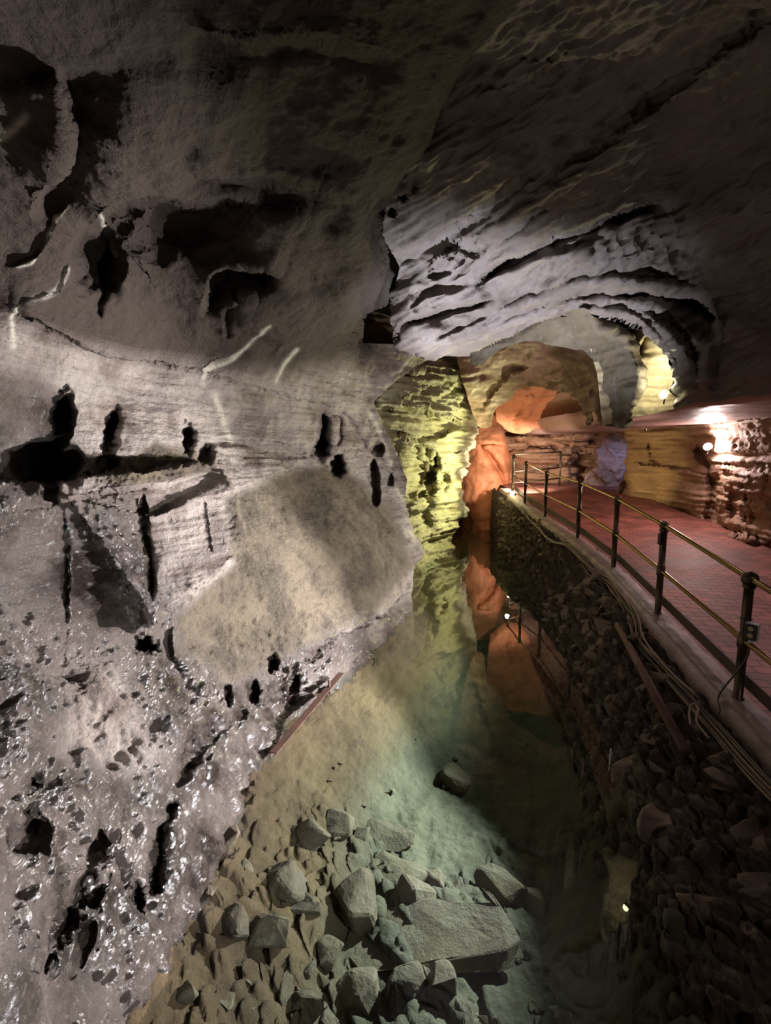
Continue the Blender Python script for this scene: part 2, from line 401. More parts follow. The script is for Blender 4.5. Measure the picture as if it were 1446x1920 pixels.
def brick_mat():
    m = bpy.data.materials.new('brick_paving'); m.use_nodes = True; nt = m.node_tree; N = nt.nodes; L = nt.links; b = N['Principled BSDF']
    g = N.new('ShaderNodeNewGeometry'); mp = N.new('ShaderNodeMapping'); mp.inputs['Rotation'].default_value = (0, 0, math.radians(8)); L.new(g.outputs['Position'], mp.inputs['Vector'])
    br = N.new('ShaderNodeTexBrick'); L.new(mp.outputs['Vector'], br.inputs['Vector']); br.inputs['Scale'].default_value = 1
    br.inputs['Brick Width'].default_value = .21; br.inputs['Row Height'].default_value = .105; br.inputs['Mortar Size'].default_value = .006; br.inputs['Mortar Smooth'].default_value = .3
    br.inputs['Color1'].default_value = lin((158, 96, 82)); br.inputs['Color2'].default_value = lin((128, 78, 70)); br.inputs['Mortar'].default_value = lin((48, 34, 32))
    n = N.new('ShaderNodeTexNoise'); n.inputs['Scale'].default_value = 2.2; n.inputs['Detail'].default_value = 8; L.new(g.outputs['Position'], n.inputs['Vector'])
    r = N.new('ShaderNodeMapRange'); r.inputs['From Min'].default_value = .42; r.inputs['From Max'].default_value = .62; L.new(n.outputs['Fac'], r.inputs['Value'])
    x = N.new('ShaderNodeMix'); x.data_type = 'RGBA'; x.blend_type = 'MULTIPLY'; x.inputs[7].default_value = (.45, .42, .42, 1)
    f = N.new('ShaderNodeMath'); f.operation = 'MULTIPLY'; f.inputs[1].default_value = .8; L.new(r.outputs['Result'], f.inputs[0]); L.new(f.outputs[0], x.inputs[0]); L.new(br.outputs['Color'], x.inputs[6]); L.new(x.outputs[2], b.inputs['Base Color'])
    rg = N.new('ShaderNodeMapRange'); rg.inputs['To Min'].default_value = .75; rg.inputs['To Max'].default_value = .5; L.new(n.outputs['Fac'], rg.inputs['Value']); L.new(rg.outputs['Result'], b.inputs['Roughness'])
    bp = N.new('ShaderNodeBump'); bp.inputs['Distance'].default_value = .006; bp.inputs['Strength'].default_value = .8; bp.invert = True; L.new(br.outputs['Fac'], bp.inputs['Height'])
    n3 = N.new('ShaderNodeTexNoise'); n3.inputs['Scale'].default_value = 35; n3.inputs['Detail'].default_value = 6; L.new(g.outputs['Position'], n3.inputs['Vector'])
    b2 = N.new('ShaderNodeBump'); b2.inputs['Distance'].default_value = .006; b2.inputs['Strength'].default_value = .6; L.new(n3.outputs['Fac'], b2.inputs['Height']); L.new(bp.outputs['Normal'], b2.inputs['Normal']); L.new(b2.outputs['Normal'], b.inputs['Normal'])
    return m
M['brick'] = brick_mat()
def water_mat():
    m = bpy.data.materials.new('clear_green_water'); m.use_nodes = True; nt = m.node_tree; N = nt.nodes; L = nt.links
    N.remove(N['Principled BSDF']); out = N['Material Output']
    t = N.new('ShaderNodeBsdfTransparent'); t.inputs['Color'].default_value = (.97, 1, .98, 1)
    g = N.new('ShaderNodeBsdfGlossy'); g.inputs['Roughness'].default_value = 0.0; g.inputs['Color'].default_value = (1, 1, 1, 1)
    geo = N.new('ShaderNodeNewGeometry'); n = N.new('ShaderNodeTexNoise'); n.inputs['Scale'].default_value = 2.0; n.inputs['Detail'].default_value = 2; L.new(geo.outputs['Position'], n.inputs['Vector'])
    bp = N.new('ShaderNodeBump'); bp.inputs['Strength'].default_value = .25; bp.inputs['Distance'].default_value = .004; L.new(n.outputs['Fac'], bp.inputs['Height']); L.new(bp.outputs['Normal'], g.inputs['Normal'])
    dt = N.new('ShaderNodeVectorMath'); dt.operation = 'DOT_PRODUCT'; L.new(geo.outputs['Incoming'], dt.inputs[0]); L.new(geo.outputs['Normal'], dt.inputs[1])
    def mm(op, a, b_=None):
        q = N.new('ShaderNodeMath'); q.operation = op
        for s_, v_ in ((q.inputs[0], a), (q.inputs[1], b_)):
            if v_ is None: continue
            if isinstance(v_, (int, float)): s_.default_value = v_
            else: L.new(v_, s_)
        return q.outputs[0]
    fr_ = mm('ADD', mm('MULTIPLY', mm('POWER', mm('SUBTRACT', 1.0, mm('ABSOLUTE', dt.outputs['Value'])), 4.6), .97), .025)
    x = N.new('ShaderNodeMixShader'); L.new(fr_, x.inputs[0]); L.new(t.outputs[0], x.inputs[1]); L.new(g.outputs[0], x.inputs[2]); L.new(x.outputs[0], out.inputs['Surface'])
    v = N.new('ShaderNodeVolumeAbsorption'); v.inputs['Color'].default_value = (.42, .70, .60, 1); v.inputs['Density'].default_value = .38; L.new(v.outputs[0], out.inputs['Volume'])
    return m
M['water'] = water_mat()

# ------------------------------------------------------------------ the left wall and the ceiling over it
LC = [(-600,1500,1.15),(-600,900,1.75),(-600,400,1.6),(-600,-100,1.25),(-600,2200,.75),(0,-400,1.4),(500,-400,1.45),(1000,-400,1.45),(280,1900,1.79),(400,1640,2.48),(510,1410,3.63),(690,1235,5.4),(770,1150,7.0),(-200,2150,.9),
 (0,1900,1.25),(0,1650,1.6),(0,1400,2.1),(0,1200,2.6),(0,1000,3.1),(0,800,3.35),(0,650,3.25),(-200,1700,1.25),(-200,1200,2.2),(-200,800,2.9),(-200,400,2.6),(-200,0,1.7),
 (200,1650,1.95),(200,1400,2.6),(250,1200,3.4),(400,1400,3.15),(450,1250,4.2),(350,1150,3.9),(600,1200,5.0),(560,1300,4.45),
 (250,1000,3.8),(250,900,3.95),(440,1000,4.6),(430,910,4.9),(500,1100,4.75),(620,1000,6.0),(560,900,6.3),(700,1100,6.2),(770,1060,7.2),(690,930,7.4),
 (600,850,7.0),(430,800,5.7),(500,720,5.9),(750,900,8.3),(740,820,8.6),(640,760,7.4),(200,750,4.3),(300,700,4.8),(430,690,5.3),(200,620,4.0),(350,640,4.8),
 (600,680,6.6),(760,700,8.2),(690,640,7.2),(800,670,8.2),
 (600,600,5.6),(600,500,4.65),(600,400,3.65),(600,200,2.6),(600,0,2.0),(200,400,3.2),(200,500,3.6),(200,200,2.35),(200,0,1.85),(0,200,2.3),(0,400,2.95),(0,520,3.15),
 (400,450,3.95),(400,560,4.6),(500,550,4.7),(650,570,5.2),(720,500,4.6),(720,400,3.6),(850,220,2.7),(400,200,2.5),(900,0,2.0)]
LC += [proj(*q) for q in ((-1.12,1.3,.0),(-1.0,1.4,-.35),(-.96,1.9,-.35),(-.92,2.5,-.35),(-.86,3.6,-.35),(-.12,5.4,-.35),(-.3,4.4,-.3),(.45,7.0,-.3))]
uw = [proj(*q)[:2] for q in ((.5,7.0,-.28),(-.08,5.4,-.3),(-.3,4.4,-.27),(-.86,3.6,-.3),(-.92,2.5,-.3),(-.96,1.9,-.3),(-1.0,1.4,-.3))]
mud_poly = [(425,935),(560,880),(640,872),(740,960),(775,1060),(700,1140),(560,1225),(430,1290),(345,1220),(330,1160),(440,1060)]
mud2 = [(180,900),(290,830),(400,860),(390,885),(240,910)]
block_poly = [(-60,960),(130,930),(240,900),(400,880),(430,900),(455,1010),(400,1080),(330,1140),(270,1170),(200,1120),(100,1150),(-60,1100)]
wet_poly = [(-300,640),(60,690),(130,780),(130,930),(240,930),(300,1100),(460,1260),(700,1130),(780,1140),(300,2000),(-300,2200)]
band_poly = [(395,720),(600,760),(740,820),(760,930),(620,880),(560,880),(420,930)]
lower_poly = [(-300,1160),(270,1180),(450,1280),(780,1120),(780,1300),(300,2200),(-300,2200)]
Lfeat = [
 ledge([(-40,610),(30,585),(160,650),(330,690),(470,725),(600,755),(700,770)], .10, 60, .05, 12, 3, 3),      # bedding break under the ceiling
 groove([(385,828),(450,832),(520,848),(600,846)], .12, 5, 2), groove([(395,845),(450,853),(600,856)], .06, 3, 2),
 groove([(400,868),(500,866),(600,880)], .05, 3, 2),
 ledge([(395,820),(500,830),(600,846)], .05, 50, .05, 30, 2, 3),
 ledge([(-60,905),(60,902),(230,885),(330,872),(405,865)][::-1], .22, 80, .22, 30, 6, 4),                       # top edge of the block (hollow above)
 ledge([(405,860),(432,905),(452,960),(456,1015),(440,1045),(395,1080),(330,1130),(290,1165),(240,1190)][::-1], .0, 60, .0, 10, 3, 3),
 ledge([(240,1195),(300,1160),(340,1122),(400,1080),(440,1050),(456,1015),(450,960),(430,900),(405,862)], .34, 130, .06, 14, 5, 3), # block edge
 ledge([(-40,972),(100,945),(240,915),(320,905),(400,880)], .05, 30, .05, 12, 4, 3),
 groove([(268,925),(272,1000),(283,1060),(285,1130)], .13, 6, 4), groove([(382,935),(388,990),(398,1040)], .03, 3, 3), groove([(120,960),(125,1050),(122,1160),(118,1250)], .05, 5, 4),
 groove([(255,930),(262,985),(270,1050)], .04, 4, 4),
 blob(75,870,62,38,.75,0,4), blob(118,780,17,42,.5,0,4), blob(208,812,14,36,.4,10,4), blob(205,868,20,10,.25,0,4), blob(352,822,12,26,.45,0,4), blob(385,850,14,18,.35,0,4), blob(95,925,14,22,.3,0,4),
 groove([(605,770),(608,800),(600,850)], .5, 9, 4), blob(602,838,17,22,.7,0,4), blob(632,875,13,20,.7,0,4), groove([(612,770),(640,790),(630,840)], .15, 5, 5),
 groove([(700,860),(702,900),(708,950)], .5, 6, 4), blob(708,842,12,10,.5,0,4), groove([(640,770),(665,800),(690,850)], .12, 5, 5), blob(733,900,5,9,.3,0,4),
 ledge([(560,1262),(600,1240),(650,1205),(710,1165),(760,1120),(778,1085)][::-1], .0, 60, .0, 14, 5, 3),
 ledge([(778,1085),(750,1128),(700,1162),(640,1195),(590,1225),(556,1262),(545,1300)][::-1], .22, 90, .18, 22, 5, 3),  # overhung lip above the water
 ledge([(460,1275),(420,1310),(360,1290),(320,1215),(330,1160)][::-1], .04, 40, .05, 16, 6, 4),
 blob(268,1212,24,17,.4,10,4), blob(425,1308,10,18,.3,0,4), blob(478,1295,8,16,.25,0,4), blob(512,1243,9,14,.25,0,4), blob(552,1285,8,30,.2,0,4), blob(600,1300,10,14,.3,0,4),
 blob(55,1560,30,34,.16,0,3), blob(65,1466,12,12,.08,0,3), blob(170,1670,26,40,.07,20,3), blob(140,1760,34,46,.08,20,3), blob(300,1610,14,55,.15,10,3), blob(262,1690,8,26,.15,0,3),
 groove([(330,1500),(300,1580),(285,1680)], .12, 12, 8), groove([(470,1330),(380,1400),(330,1470)], .12, 16, 10), groove([(210,1560),(160,1620),(110,1750),(60,1840)], .12, 20, 12),
 blob(305,1590,16,60,-.08,12,3), blob(230,1290,80,60,-.12,0,2), blob(370,1330,70,60,-.10,0,2), blob(100,1330,90,60,-.08,0,2), blob(400,1190,60,40,.10,0,2), blob(180,1480,60,50,-.08), blob(60,1700,70,60,-.06),
 # ceiling relief
 blob(182,490,36,50,.55,-10,3), ledge([(170,440),(215,400),(280,378),(330,385),(375,388),(430,372),(500,374)], .22, 110, .42, 60, 4, 9),
 ledge([(375,598),(388,560),(400,522),(430,506),(490,505),(530,520)], .28, 90, .34, 40, 4, 8), blob(580,470,110,90,-.42,0,2), blob(520,585,120,50,-.22,0,2), blob(460,560,30,60,-.08,0,2),
 ledge([(425,640),(418,600),(425,580),(450,565)], .12, 30, .08, 15, 3, 3),
 ledge([(520,668),(545,645),(600,634),(660,634),(705,645)], .24, 60, .16, 30, 3, 4), ledge([(380,715),(392,690),(440,670),(470,650),(500,618)], .07, 40, .07, 20, 3, 3),
 ledge([(0,500),(60,485),(90,440),(110,400),(135,370)][::-1], .03, 60, .02, 24, 3, 7), ledge([(30,580),(70,560),(110,545),(125,510),(140,470)][::-1], .03, 40, .02, 20, 3, 7),
 groove([(190,600),(186,570),(196,540),(205,470),(200,420)], .1, 8, 4),
 rounded([(1000,40),(900,150),(850,220),(790,310),(722,392),(713,420),(722,450),(745,520),(735,555),(685,592),(676,610),(680,636)], 60, .6),
 ledge([(60,420),(110,330),(130,230),(110,120)], .12, 90, .18, 60, 4, 14), ledge([(330,300),(420,330),(560,340),(690,400)], .14, 100, .12, 70, 4, 16), ledge([(340,60),(450,90),(600,80),(760,120)], .10, 80, .12, 60, 4, 14), blob(330,440,90,40,.25,0,2), blob(300,250,160,120,-.12), blob(120,330,110,90,-.08), blob(450,300,120,70,.1),
]
Lfield = Field(LC, Lfeat)
crease = [(-620,500),(-260,560),(-40,575),(30,570),(130,605),(260,640),(350,650),(440,662),(540,668),(640,650),(684,642)]
calc_lines = [([(-20,268),(20,242),(46,220)],9), ([(380,722),(385,705),(395,692),(430,680),(452,662),(470,645),(505,612)],3.5), ([(402,740),(412,765),(422,800),(432,830)],6), ([(520,715),(530,690),(545,670),(556,655)],4),
 ([(25,650),(22,600),(32,577),(60,562),(95,552),(115,535),(126,505)],5), ([(35,500),(62,490),(80,460),(100,420),(120,395)],3), ([(195,410),(206,450),(216,480)],2.5), ([(735,700),(750,690),(765,668),(775,650)],3), ([(690,770),(712,810),(735,870)],4)]
def calcite(X, P):
    r = np.zeros(len(P))
    for ln, wd in calc_lines:
        d, _, _, _ = dist(P, curve(ln, 5)); r = np.maximum(r, np.exp(-((d + _wob(P, 1, 8)) / wd) ** 2))
    return r * .9
def calc_ridge(X, P): return calcite(X, P) * .01
nblock = zone(block_poly, 14); nmud = zone(mud_poly, 14); nmud2 = zone(mud2, 10); nwet = zone(wet_poly, 30); nlow = zone(lower_poly, 40); nband = zone(band_poly, 15)
def mask_mud(P): return np.maximum(nmud(P), nmud2(P))
def below_crease(P):
    d, sg, _, _ = dist(P, crease); return np.where(sg < 0, d, 0)
def fadeC(P): return smooth(below_crease(P) / 55)
lay_left = [
 L_fbm(.12, .9, 3), L_fbm(.10, 1.8, 4, mask=lambda P: nlow(P)), L_fold(.036, 2.0, (1, 1.3, .8), mask=lambda P: fadeC(P) * .12 + .88 * nlow(P)), L_fold(.022, 7, (1, 1.2, .6), mask=lambda P: fadeC(P) * (.25 + .75 * np.maximum(nlow(P), .5 * nwet(P)))),
 L_fbm(.02, 7, 5, mask=lambda P: nlow(P), gain=.65), L_fbm(.016, 22, 4, mask=lambda P: fadeC(P) * (.3 + .7 * np.maximum(nlow(P), .4 * nwet(P))) * (1 - .7 * nblock(P)), gain=.65),
 L_fbm(.05, 9, 5, mask=mask_mud, gain=.75), L_fbm(.012, 45, 3, mask=mask_mud, gain=.7),
 L_strata(.016, 9, mask=lambda P: fadeC(P) *  (1 - .8 * mask_mud(P) - .7 * nlow(P) * (1 - mask_mud(P)))), L_strata(.007, 30, mask=lambda P: np.maximum(nblock(P), nband(P)), dip=(.05, -.05)),
 L_fbm(.03, 7, 4, mask=lambda P: 1 - .5 * nblock(P)), calc_ridge]
wall_left_poly = crease + [(760,650),(800,672),(770,690),(735,720),(698,752),(735,830),(748,850),(764,900),(762,950),(780,1000),(800,1035),(780,1060),(776,1100),(774,1150)] + uw + [(150,2250),(-620,2250)]
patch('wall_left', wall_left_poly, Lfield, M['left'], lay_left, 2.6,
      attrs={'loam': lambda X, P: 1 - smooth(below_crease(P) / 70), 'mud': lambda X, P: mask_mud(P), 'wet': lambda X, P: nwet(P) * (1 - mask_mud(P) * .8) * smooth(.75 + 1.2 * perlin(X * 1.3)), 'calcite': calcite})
def fadeU(P):
    d, sg, _, _ = dist(P, crease); return np.where(sg > 0, smooth(d / 55), 0)
ceil_left_poly = [(-620,520),(-260,590),(-40,600)] + [(x, y + 12) for x, y in crease[2:]] + [(680,636),(676,610),(685,592),(735,555),(745,520),(722,450),(713,420),(722,392),(790,310),(850,220),(900,150),(1000,40),(1080,-120),(1150,-420),(-620,-420)]
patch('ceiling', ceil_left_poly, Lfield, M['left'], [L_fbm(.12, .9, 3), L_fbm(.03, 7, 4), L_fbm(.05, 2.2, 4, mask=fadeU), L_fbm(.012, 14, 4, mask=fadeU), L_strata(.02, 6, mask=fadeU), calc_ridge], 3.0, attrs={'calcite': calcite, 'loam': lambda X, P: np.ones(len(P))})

# ------------------------------------------------------------------ the scalloped vault on the other side
RC = [(900,-400,1.5),(1446,-400,1.4),(1950,-300,1.3),(1950,200,2.0),(1950,700,3.2),(900,100,2.5),(1200,100,2.35),(1446,100,2.3),(1446,300,2.9),(1446,500,3.5),(1446,600,3.8),(1446,740,4.3),(1600,700,3.6),(1600,300,2.5),(1600,0,1.9),(1000,400,3.6),(1200,400,3.5),(800,400,4.0),(700,400,4.2),(700,200,3.2),
 (760,500,4.9),(760,600,5.5),(700,600,6.0),(800,660,6.0),(880,660,6.1),(960,620,5.6),(1080,590,4.9),(1150,600,4.5),(1220,650,4.35),(1255,700,4.5),(1262,750,4.8),(1000,550,5.0),(1000,480,4.3),(1200,500,4.0),
 (1300,600,4.2),(1330,700,4.4),(1300,760,4.8),(880,500,4.7),(900,300,3.15),(1200,-50,1.8),(800,0,2.0)]
Rfeat = [
 groove([(740,646),(754,612),(790,597),(823,591),(850,581),(888,573),(930,556)], .22, 5, 2), groove([(872,482),(850,500),(836,512),(800,520)], .10, 6, 2),
 groove([(905,528),(930,508),(1003,470),(1073,440),(1148,410),(1233,386)], .22, 8, 3), groove([(1040,556),(1103,548),(1173,547),(1248,554),(1318,572),(1343,612)], .34, 10, 2),
 groove([(760,585),(810,545),(880,535),(950,500),(1040,470),(1120,450)], .07, 7, 4), groove([(790,560),(850,520),(900,470),(960,430),(1040,380)], .07, 9, 5), groove([(800,645),(860,615),(940,575),(1010,545),(1100,515),(1210,512),(1310,535)], .08, 6, 3),
 groove([(840,655),(900,628),(980,585),(1060,562)], .06, 5, 3), groove([(745,500),(800,470),(860,440),(940,375),(1010,330)], .08, 12, 5), groove([(960,620),(1040,580),(1120,570),(1200,590),(1250,640),(1280,700)], .08, 6, 3), groove([(1080,575),(1170,572),(1250,600),(1300,660),(1310,740)], .10, 8, 3),
 blob(870,470,30,14,.12,-15,3),
 ledge([(736,648),(750,612),(788,596),(823,590),(850,580),(888,572),(930,555)], .16, 60, .10, 20, 2, 5),
 ledge([(1020,566),(1048,556),(1103,546),(1173,545),(1248,552),(1318,570),(1345,612),(1338,660)], .22, 80, .26, 50, 2, 11),
 ledge([(900,520),(923,505),(1003,465),(1073,435),(1148,405),(1233,382),(1300,350)], .14, 70, .14, 30, 3, 9),
 ledge([(748,520),(800,490),(873,455),(973,390),(1063,330),(1150,262),(1250,180),(1350,105),(1470,20)][::-1], .10, 90, .02, 50, 4, 14),
 ledge([(735,470),(800,455),(850,430),(900,420)], .08, 40, .08, 25, 4, 4),
 ledge([(870,210),(950,185),(1030,150),(1100,100)], .07, 60, .05, 40, 3, 12),
 ledge([(800,510),(830,485),(872,482)], .08, 25, .10, 20, 2, 3),
 groove([(880,580),(960,545),(1060,500),(1200,470)], .06, 14, 8), groove([(900,610),(960,585),(1040,560)], .05, 8, 5), groove([(960,560),(1040,520),(1150,505),(1250,520)], .05, 12, 6),
 blob(765,560,30,45,-.18), blob(830,630,60,30,-.12), blob(1000,510,90,40,-.15,-20), blob(1150,480,110,30,-.12), blob(1210,420,90,40,-.08), blob(780,345,8,9,.2,0,4), blob(756,368,9,9,.2,0,4), blob(735,395,10,12,.2,0,4),
 rounded([(745,525),(733,575),(736,648),(770,667),(800,677),(880,666),(900,656),(960,626),(1020,602),(1080,590),(1130,592),(1180,605),(1220,632),(1250,665),(1260,700),(1262,768)], 34, .45),
 ledge([(1330,560),(1350,620),(1330,690),(1340,750)][::-1], .10, 60, .06, 30, 3, 10),
 blob(1400,420,100,60,-.1), blob(1380,640,60,60,-.1), blob(1200,250,120,60,-.08,-30),
]
Rfield = Field(RC, Rfeat)
vault_poly = [(640,150),(700,420),(750,500),(742,530),(733,575),(736,648),(748,658),(770,667),(800,677),(840,672),(880,666),(900,656),(960,626),(1020,602),(1080,590),(1130,592),(1180,605),(1220,632),(1250,665),(1260,700),(1262,768),(1300,760),(1446,748),(1950,700),(1950,-420),(760,-420)]
def flow(X, P):
    # scalloped flow lines that run along the fold
    a = np.radians(-28); s = (P[:, 0] * math.cos(a) + P[:, 1] * math.sin(a)); t = (-P[:, 0] * math.sin(a) + P[:, 1] * math.cos(a))
    n = perlin(np.c_[s / 130, t / 16 + _wob(P, 1.2, 60), np.zeros(len(P))]); n2 = perlin(np.c_[s / 60 + 5, t / 7, np.ones(len(P))])
    return .042 * n + .020 * n2
patch('ceiling', vault_poly, Rfield, M['ceil_r'], [L_fbm(.10, 1.0, 3), flow, L_fbm(.045, 3, 5), L_strata(.03, 7), L_fbm(.01, 20, 3)], 2.8)

# nested arches behind the lip
pocket = Field([(1240,640,5.2),(1262,740,5.6),(1180,650,5.6),(1130,600,5.6),(1200,760,5.7),(1100,560,5.5),(1300,640,5.3),(1300,760,5.6),(1140,790,5.9)],
   [ledge([(1190,660),(1205,640),(1225,620)], .1, 20, .06, 10, 2, 3), groove([(1180,690),(1200,660),(1208,630)], .06, 4, 3)])
patch('ceiling', [(1080,560),(1300,560),(1300,756),(1262,768),(1130,798),(1120,700)], pocket, M['pocket'], [L_fbm(.06, 2, 4), L_strata(.03, 8), L_fbm(.02, 9, 4)], 2.5)
arch2 = Field([(1060,600,5.4),(1130,600,5.1),(1190,650,5.05),(1212,700,5.1),(1200,790,5.3),(1150,700,5.6),(1135,790,6.0),(1000,640,6.2),(940,655,6.6),(900,670,6.9),(1100,650,5.8),(960,600,6.3)],
   [rounded([(1130,592),(1180,625),(1207,680),(1212,705),(1205,740),(1188,800)], 26, .35), groove([(1160,700),(1165,750),(1160,795)], .06, 8, 4), blob(1150,640,40,30,.12)])
patch('ceiling', [(880,650),(960,600),(1060,570),(1120,580),(1150,600),(1180,625),(1207,680),(1212,705),(1205,740),(1185,770),(1182,800),(1130,800),(1137,790),(1126,760),(1133,720),(1122,684),(1080,654),(1000,640),(940,655),(890,690)], arch2, M['arch'], [L_fbm(.10, 1.6, 4), L_fbm(.04, 6, 5), L_strata(.04, 6)], 2.2, soft_edge=4)
shell = Field([(1130,720,7.0),(1128,790,7.2),(1080,660,7.2),(1000,650,7.7),(900,700,9.5),(930,790,11.5),(905,800,12),(960,735,10.5),(1010,700,9),(1060,740,8.6),(1090,770,8),(1105,800,7.6),(860,720,10),(870,660,9),(1100,600,6.8),(950,600,8)],
   [ledge([(1000,690),(960,700),(930,730),(905,770)], .15, 40, .15, 20, 3, 4), groove([(1112,730),(1108,770),(1112,800)], .12, 6, 2), rounded([(1133,690),(1128,760),(1137,795)], 14, .25), blob(1060,690,60,40,.25), ledge([(930,710),(960,722),(1000,712)], .08, 20, .1, 12, 2, 2), groove([(1100,745),(1097,770),(1096,798)],.06,4,2)])
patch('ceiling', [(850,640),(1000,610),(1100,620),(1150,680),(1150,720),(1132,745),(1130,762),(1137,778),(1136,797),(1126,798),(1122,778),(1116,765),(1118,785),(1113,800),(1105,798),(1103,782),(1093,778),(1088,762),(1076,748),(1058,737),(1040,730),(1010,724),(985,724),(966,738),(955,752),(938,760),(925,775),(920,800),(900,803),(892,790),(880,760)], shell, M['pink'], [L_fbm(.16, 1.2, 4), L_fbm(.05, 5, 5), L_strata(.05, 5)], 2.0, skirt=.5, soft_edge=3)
recess = Field([(1000,760,12.8),(1090,770,12),(950,790,13.5),(1100,800,12.6),(940,740,12.5),(1110,720,11.5),(1000,810,13.6),(1100,830,13.4),(930,800,13.8)], [ledge([(1095,760),(1050,764),(1025,768)][::-1],.1,20,.08,10,2,2), blob(985,775,20,40,-.25), groove([(960,790),(975,760),(990,735)],.1,8,4)])
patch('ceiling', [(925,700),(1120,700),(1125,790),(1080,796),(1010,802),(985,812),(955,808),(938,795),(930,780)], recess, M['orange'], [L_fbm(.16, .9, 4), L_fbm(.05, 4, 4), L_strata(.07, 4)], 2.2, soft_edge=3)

# yellow lit layered wall
GC = [(640,600,8.6),(700,700,9.0),(760,780,9.8),(800,700,9.8),(880,720,11.4),(905,760,12.6),(900,800,13.0),(870,850,12.9),(800,850,11.6),(770,950,10.4),(860,950,12.7),(800,1010,11.4),(850,1025,11.9),(780,1060,10.2),(770,1110,9.0),(700,1150,7.6),(740,880,10.5),(850,1080,11.6),(800,1150,9.2),(890,960,13.6),(850,650,9.8),(930,700,11.0),(650,900,9)]
Gf = [ledge([(690,772),(740,766),(800,772),(850,790),(880,795)], .45, 60, .35, 40, 5, 4), ledge([(735,822),(790,825),(830,818),(860,800)][::-1], .25, 40, .1, 20, 5, 3),
 ledge([(700,740),(730,705),(760,695),(800,690)], .2, 25, .15, 12, 3, 3), ledge([(750,765),(770,745),(810,725),(850,705),(880,700)], .2, 25, .2, 12, 3, 3), ledge([(800,775),(825,745),(860,722),(900,708)], .25, 22, .2, 12, 3, 3), ledge([(840,790),(860,755),(885,735),(905,722)], .25, 20, .2, 10, 3, 3),
 blob(815,870,8,20,.5,0,4), blob(808,900,10,24,.6,0,4), blob(780,885,14,50,.6,0,4), blob(835,905,8,14,.4,0,4), groove([(800,830),(796,900),(800,1000)], .5, 10, 6), groove([(840,840),(860,845),(880,838)], .12, 3, 2), groove([(800,872),(840,868),(875,868)], .1, 3, 2),
 rounded([(905,700),(908,760),(897,800),(893,830),(880,870),(868,930)], 14, .5), blob(880,985,26,24,.9,0,4)]
Gfield = Field(GC, Gf)
green_poly = [(620,560),(900,640),(925,690),(912,715),(905,760),(900,800),(893,815),(890,838),(878,862),(876,890),(868,905),(866,935),(880,955),(870,975),(850,980),(846,1005),(852,1040),(840,1100),(800,1160),(740,1240),(640,1240),(640,900)]
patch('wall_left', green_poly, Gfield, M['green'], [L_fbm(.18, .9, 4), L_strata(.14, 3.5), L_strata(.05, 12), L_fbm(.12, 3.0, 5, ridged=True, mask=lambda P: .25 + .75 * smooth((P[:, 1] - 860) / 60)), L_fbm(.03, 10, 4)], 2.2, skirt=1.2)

# orange column at the end of the stream
col = Field([(870,1010,15.2),(910,1000,14.3),(945,1000,14.8),(900,900,14.8),(950,900,15),(925,850,14.6),(900,800,15.2),(950,800,15.2),(880,780,15.3),(925,950,14.5),(910,1060,14.2),(820,1000,16.5),(980,1000,15.6)],
   [groove([(897,832),(925,865),(952,912)], .3, 7, 3), groove([(925,900),(900,930),(880,960)], .1, 5, 4), groove([(895,832),(945,834)], .1, 2, 1), rounded([(948,795),(957,850),(958,900),(948,950),(938,1000)], 14, .6)])
def drape(X, P): return .03 * perlin(np.c_[P[:, 0] / 5, P[:, 1] / 90, np.zeros(len(P))]) * smooth((P[:, 1] - 880) / 80)
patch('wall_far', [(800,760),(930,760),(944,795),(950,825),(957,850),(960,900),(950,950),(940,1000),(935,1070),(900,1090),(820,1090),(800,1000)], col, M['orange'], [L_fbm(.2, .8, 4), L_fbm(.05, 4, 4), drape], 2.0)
farw = Field([(950,800,16),(1050,800,15.5),(1150,800,15),(950,930,16),(1050,925,15.4),(1150,925,15.5),(1200,930,15),(1200,780,14.5)],
   [ledge([(950,822),(1010,828),(1080,835),(1125,832)], .4, 30, .3, 14, 3, 2), ledge([(950,850),(1000,843),(1060,850),(1110,845)][::-1], .15, 20, .15, 8, 3, 2), ledge([(950,880),(1010,878),(1080,862),(1120,858)], .2, 20, .2, 10, 3, 2), blob(1095,880,16,26,.8,0,4), blob(1010,812,90,6,.6,0,4)])
patch('wall_far', [(930,770),(1240,770),(1240,960),(930,960)], farw, M['far'], [L_fbm(.15, 1, 3), L_strata(.14, 4), L_strata(.06, 13), L_fbm(.04, 5, 4)], 2.0)
bluef = Field([(1115,810,14.4),(1175,800,13.6),(1115,905,14.6),(1180,910,13.8),(1140,860,14.0)], [])
patch('wall_far', [(1122,800),(1200,790),(1200,925),(1100,920),(1098,890),(1125,870),(1112,850),(1128,830)], bluef, M['right'], [L_fbm(.3, 1.4, 4, ridged=True), L_fbm(.08, 6, 4)], 2.0)

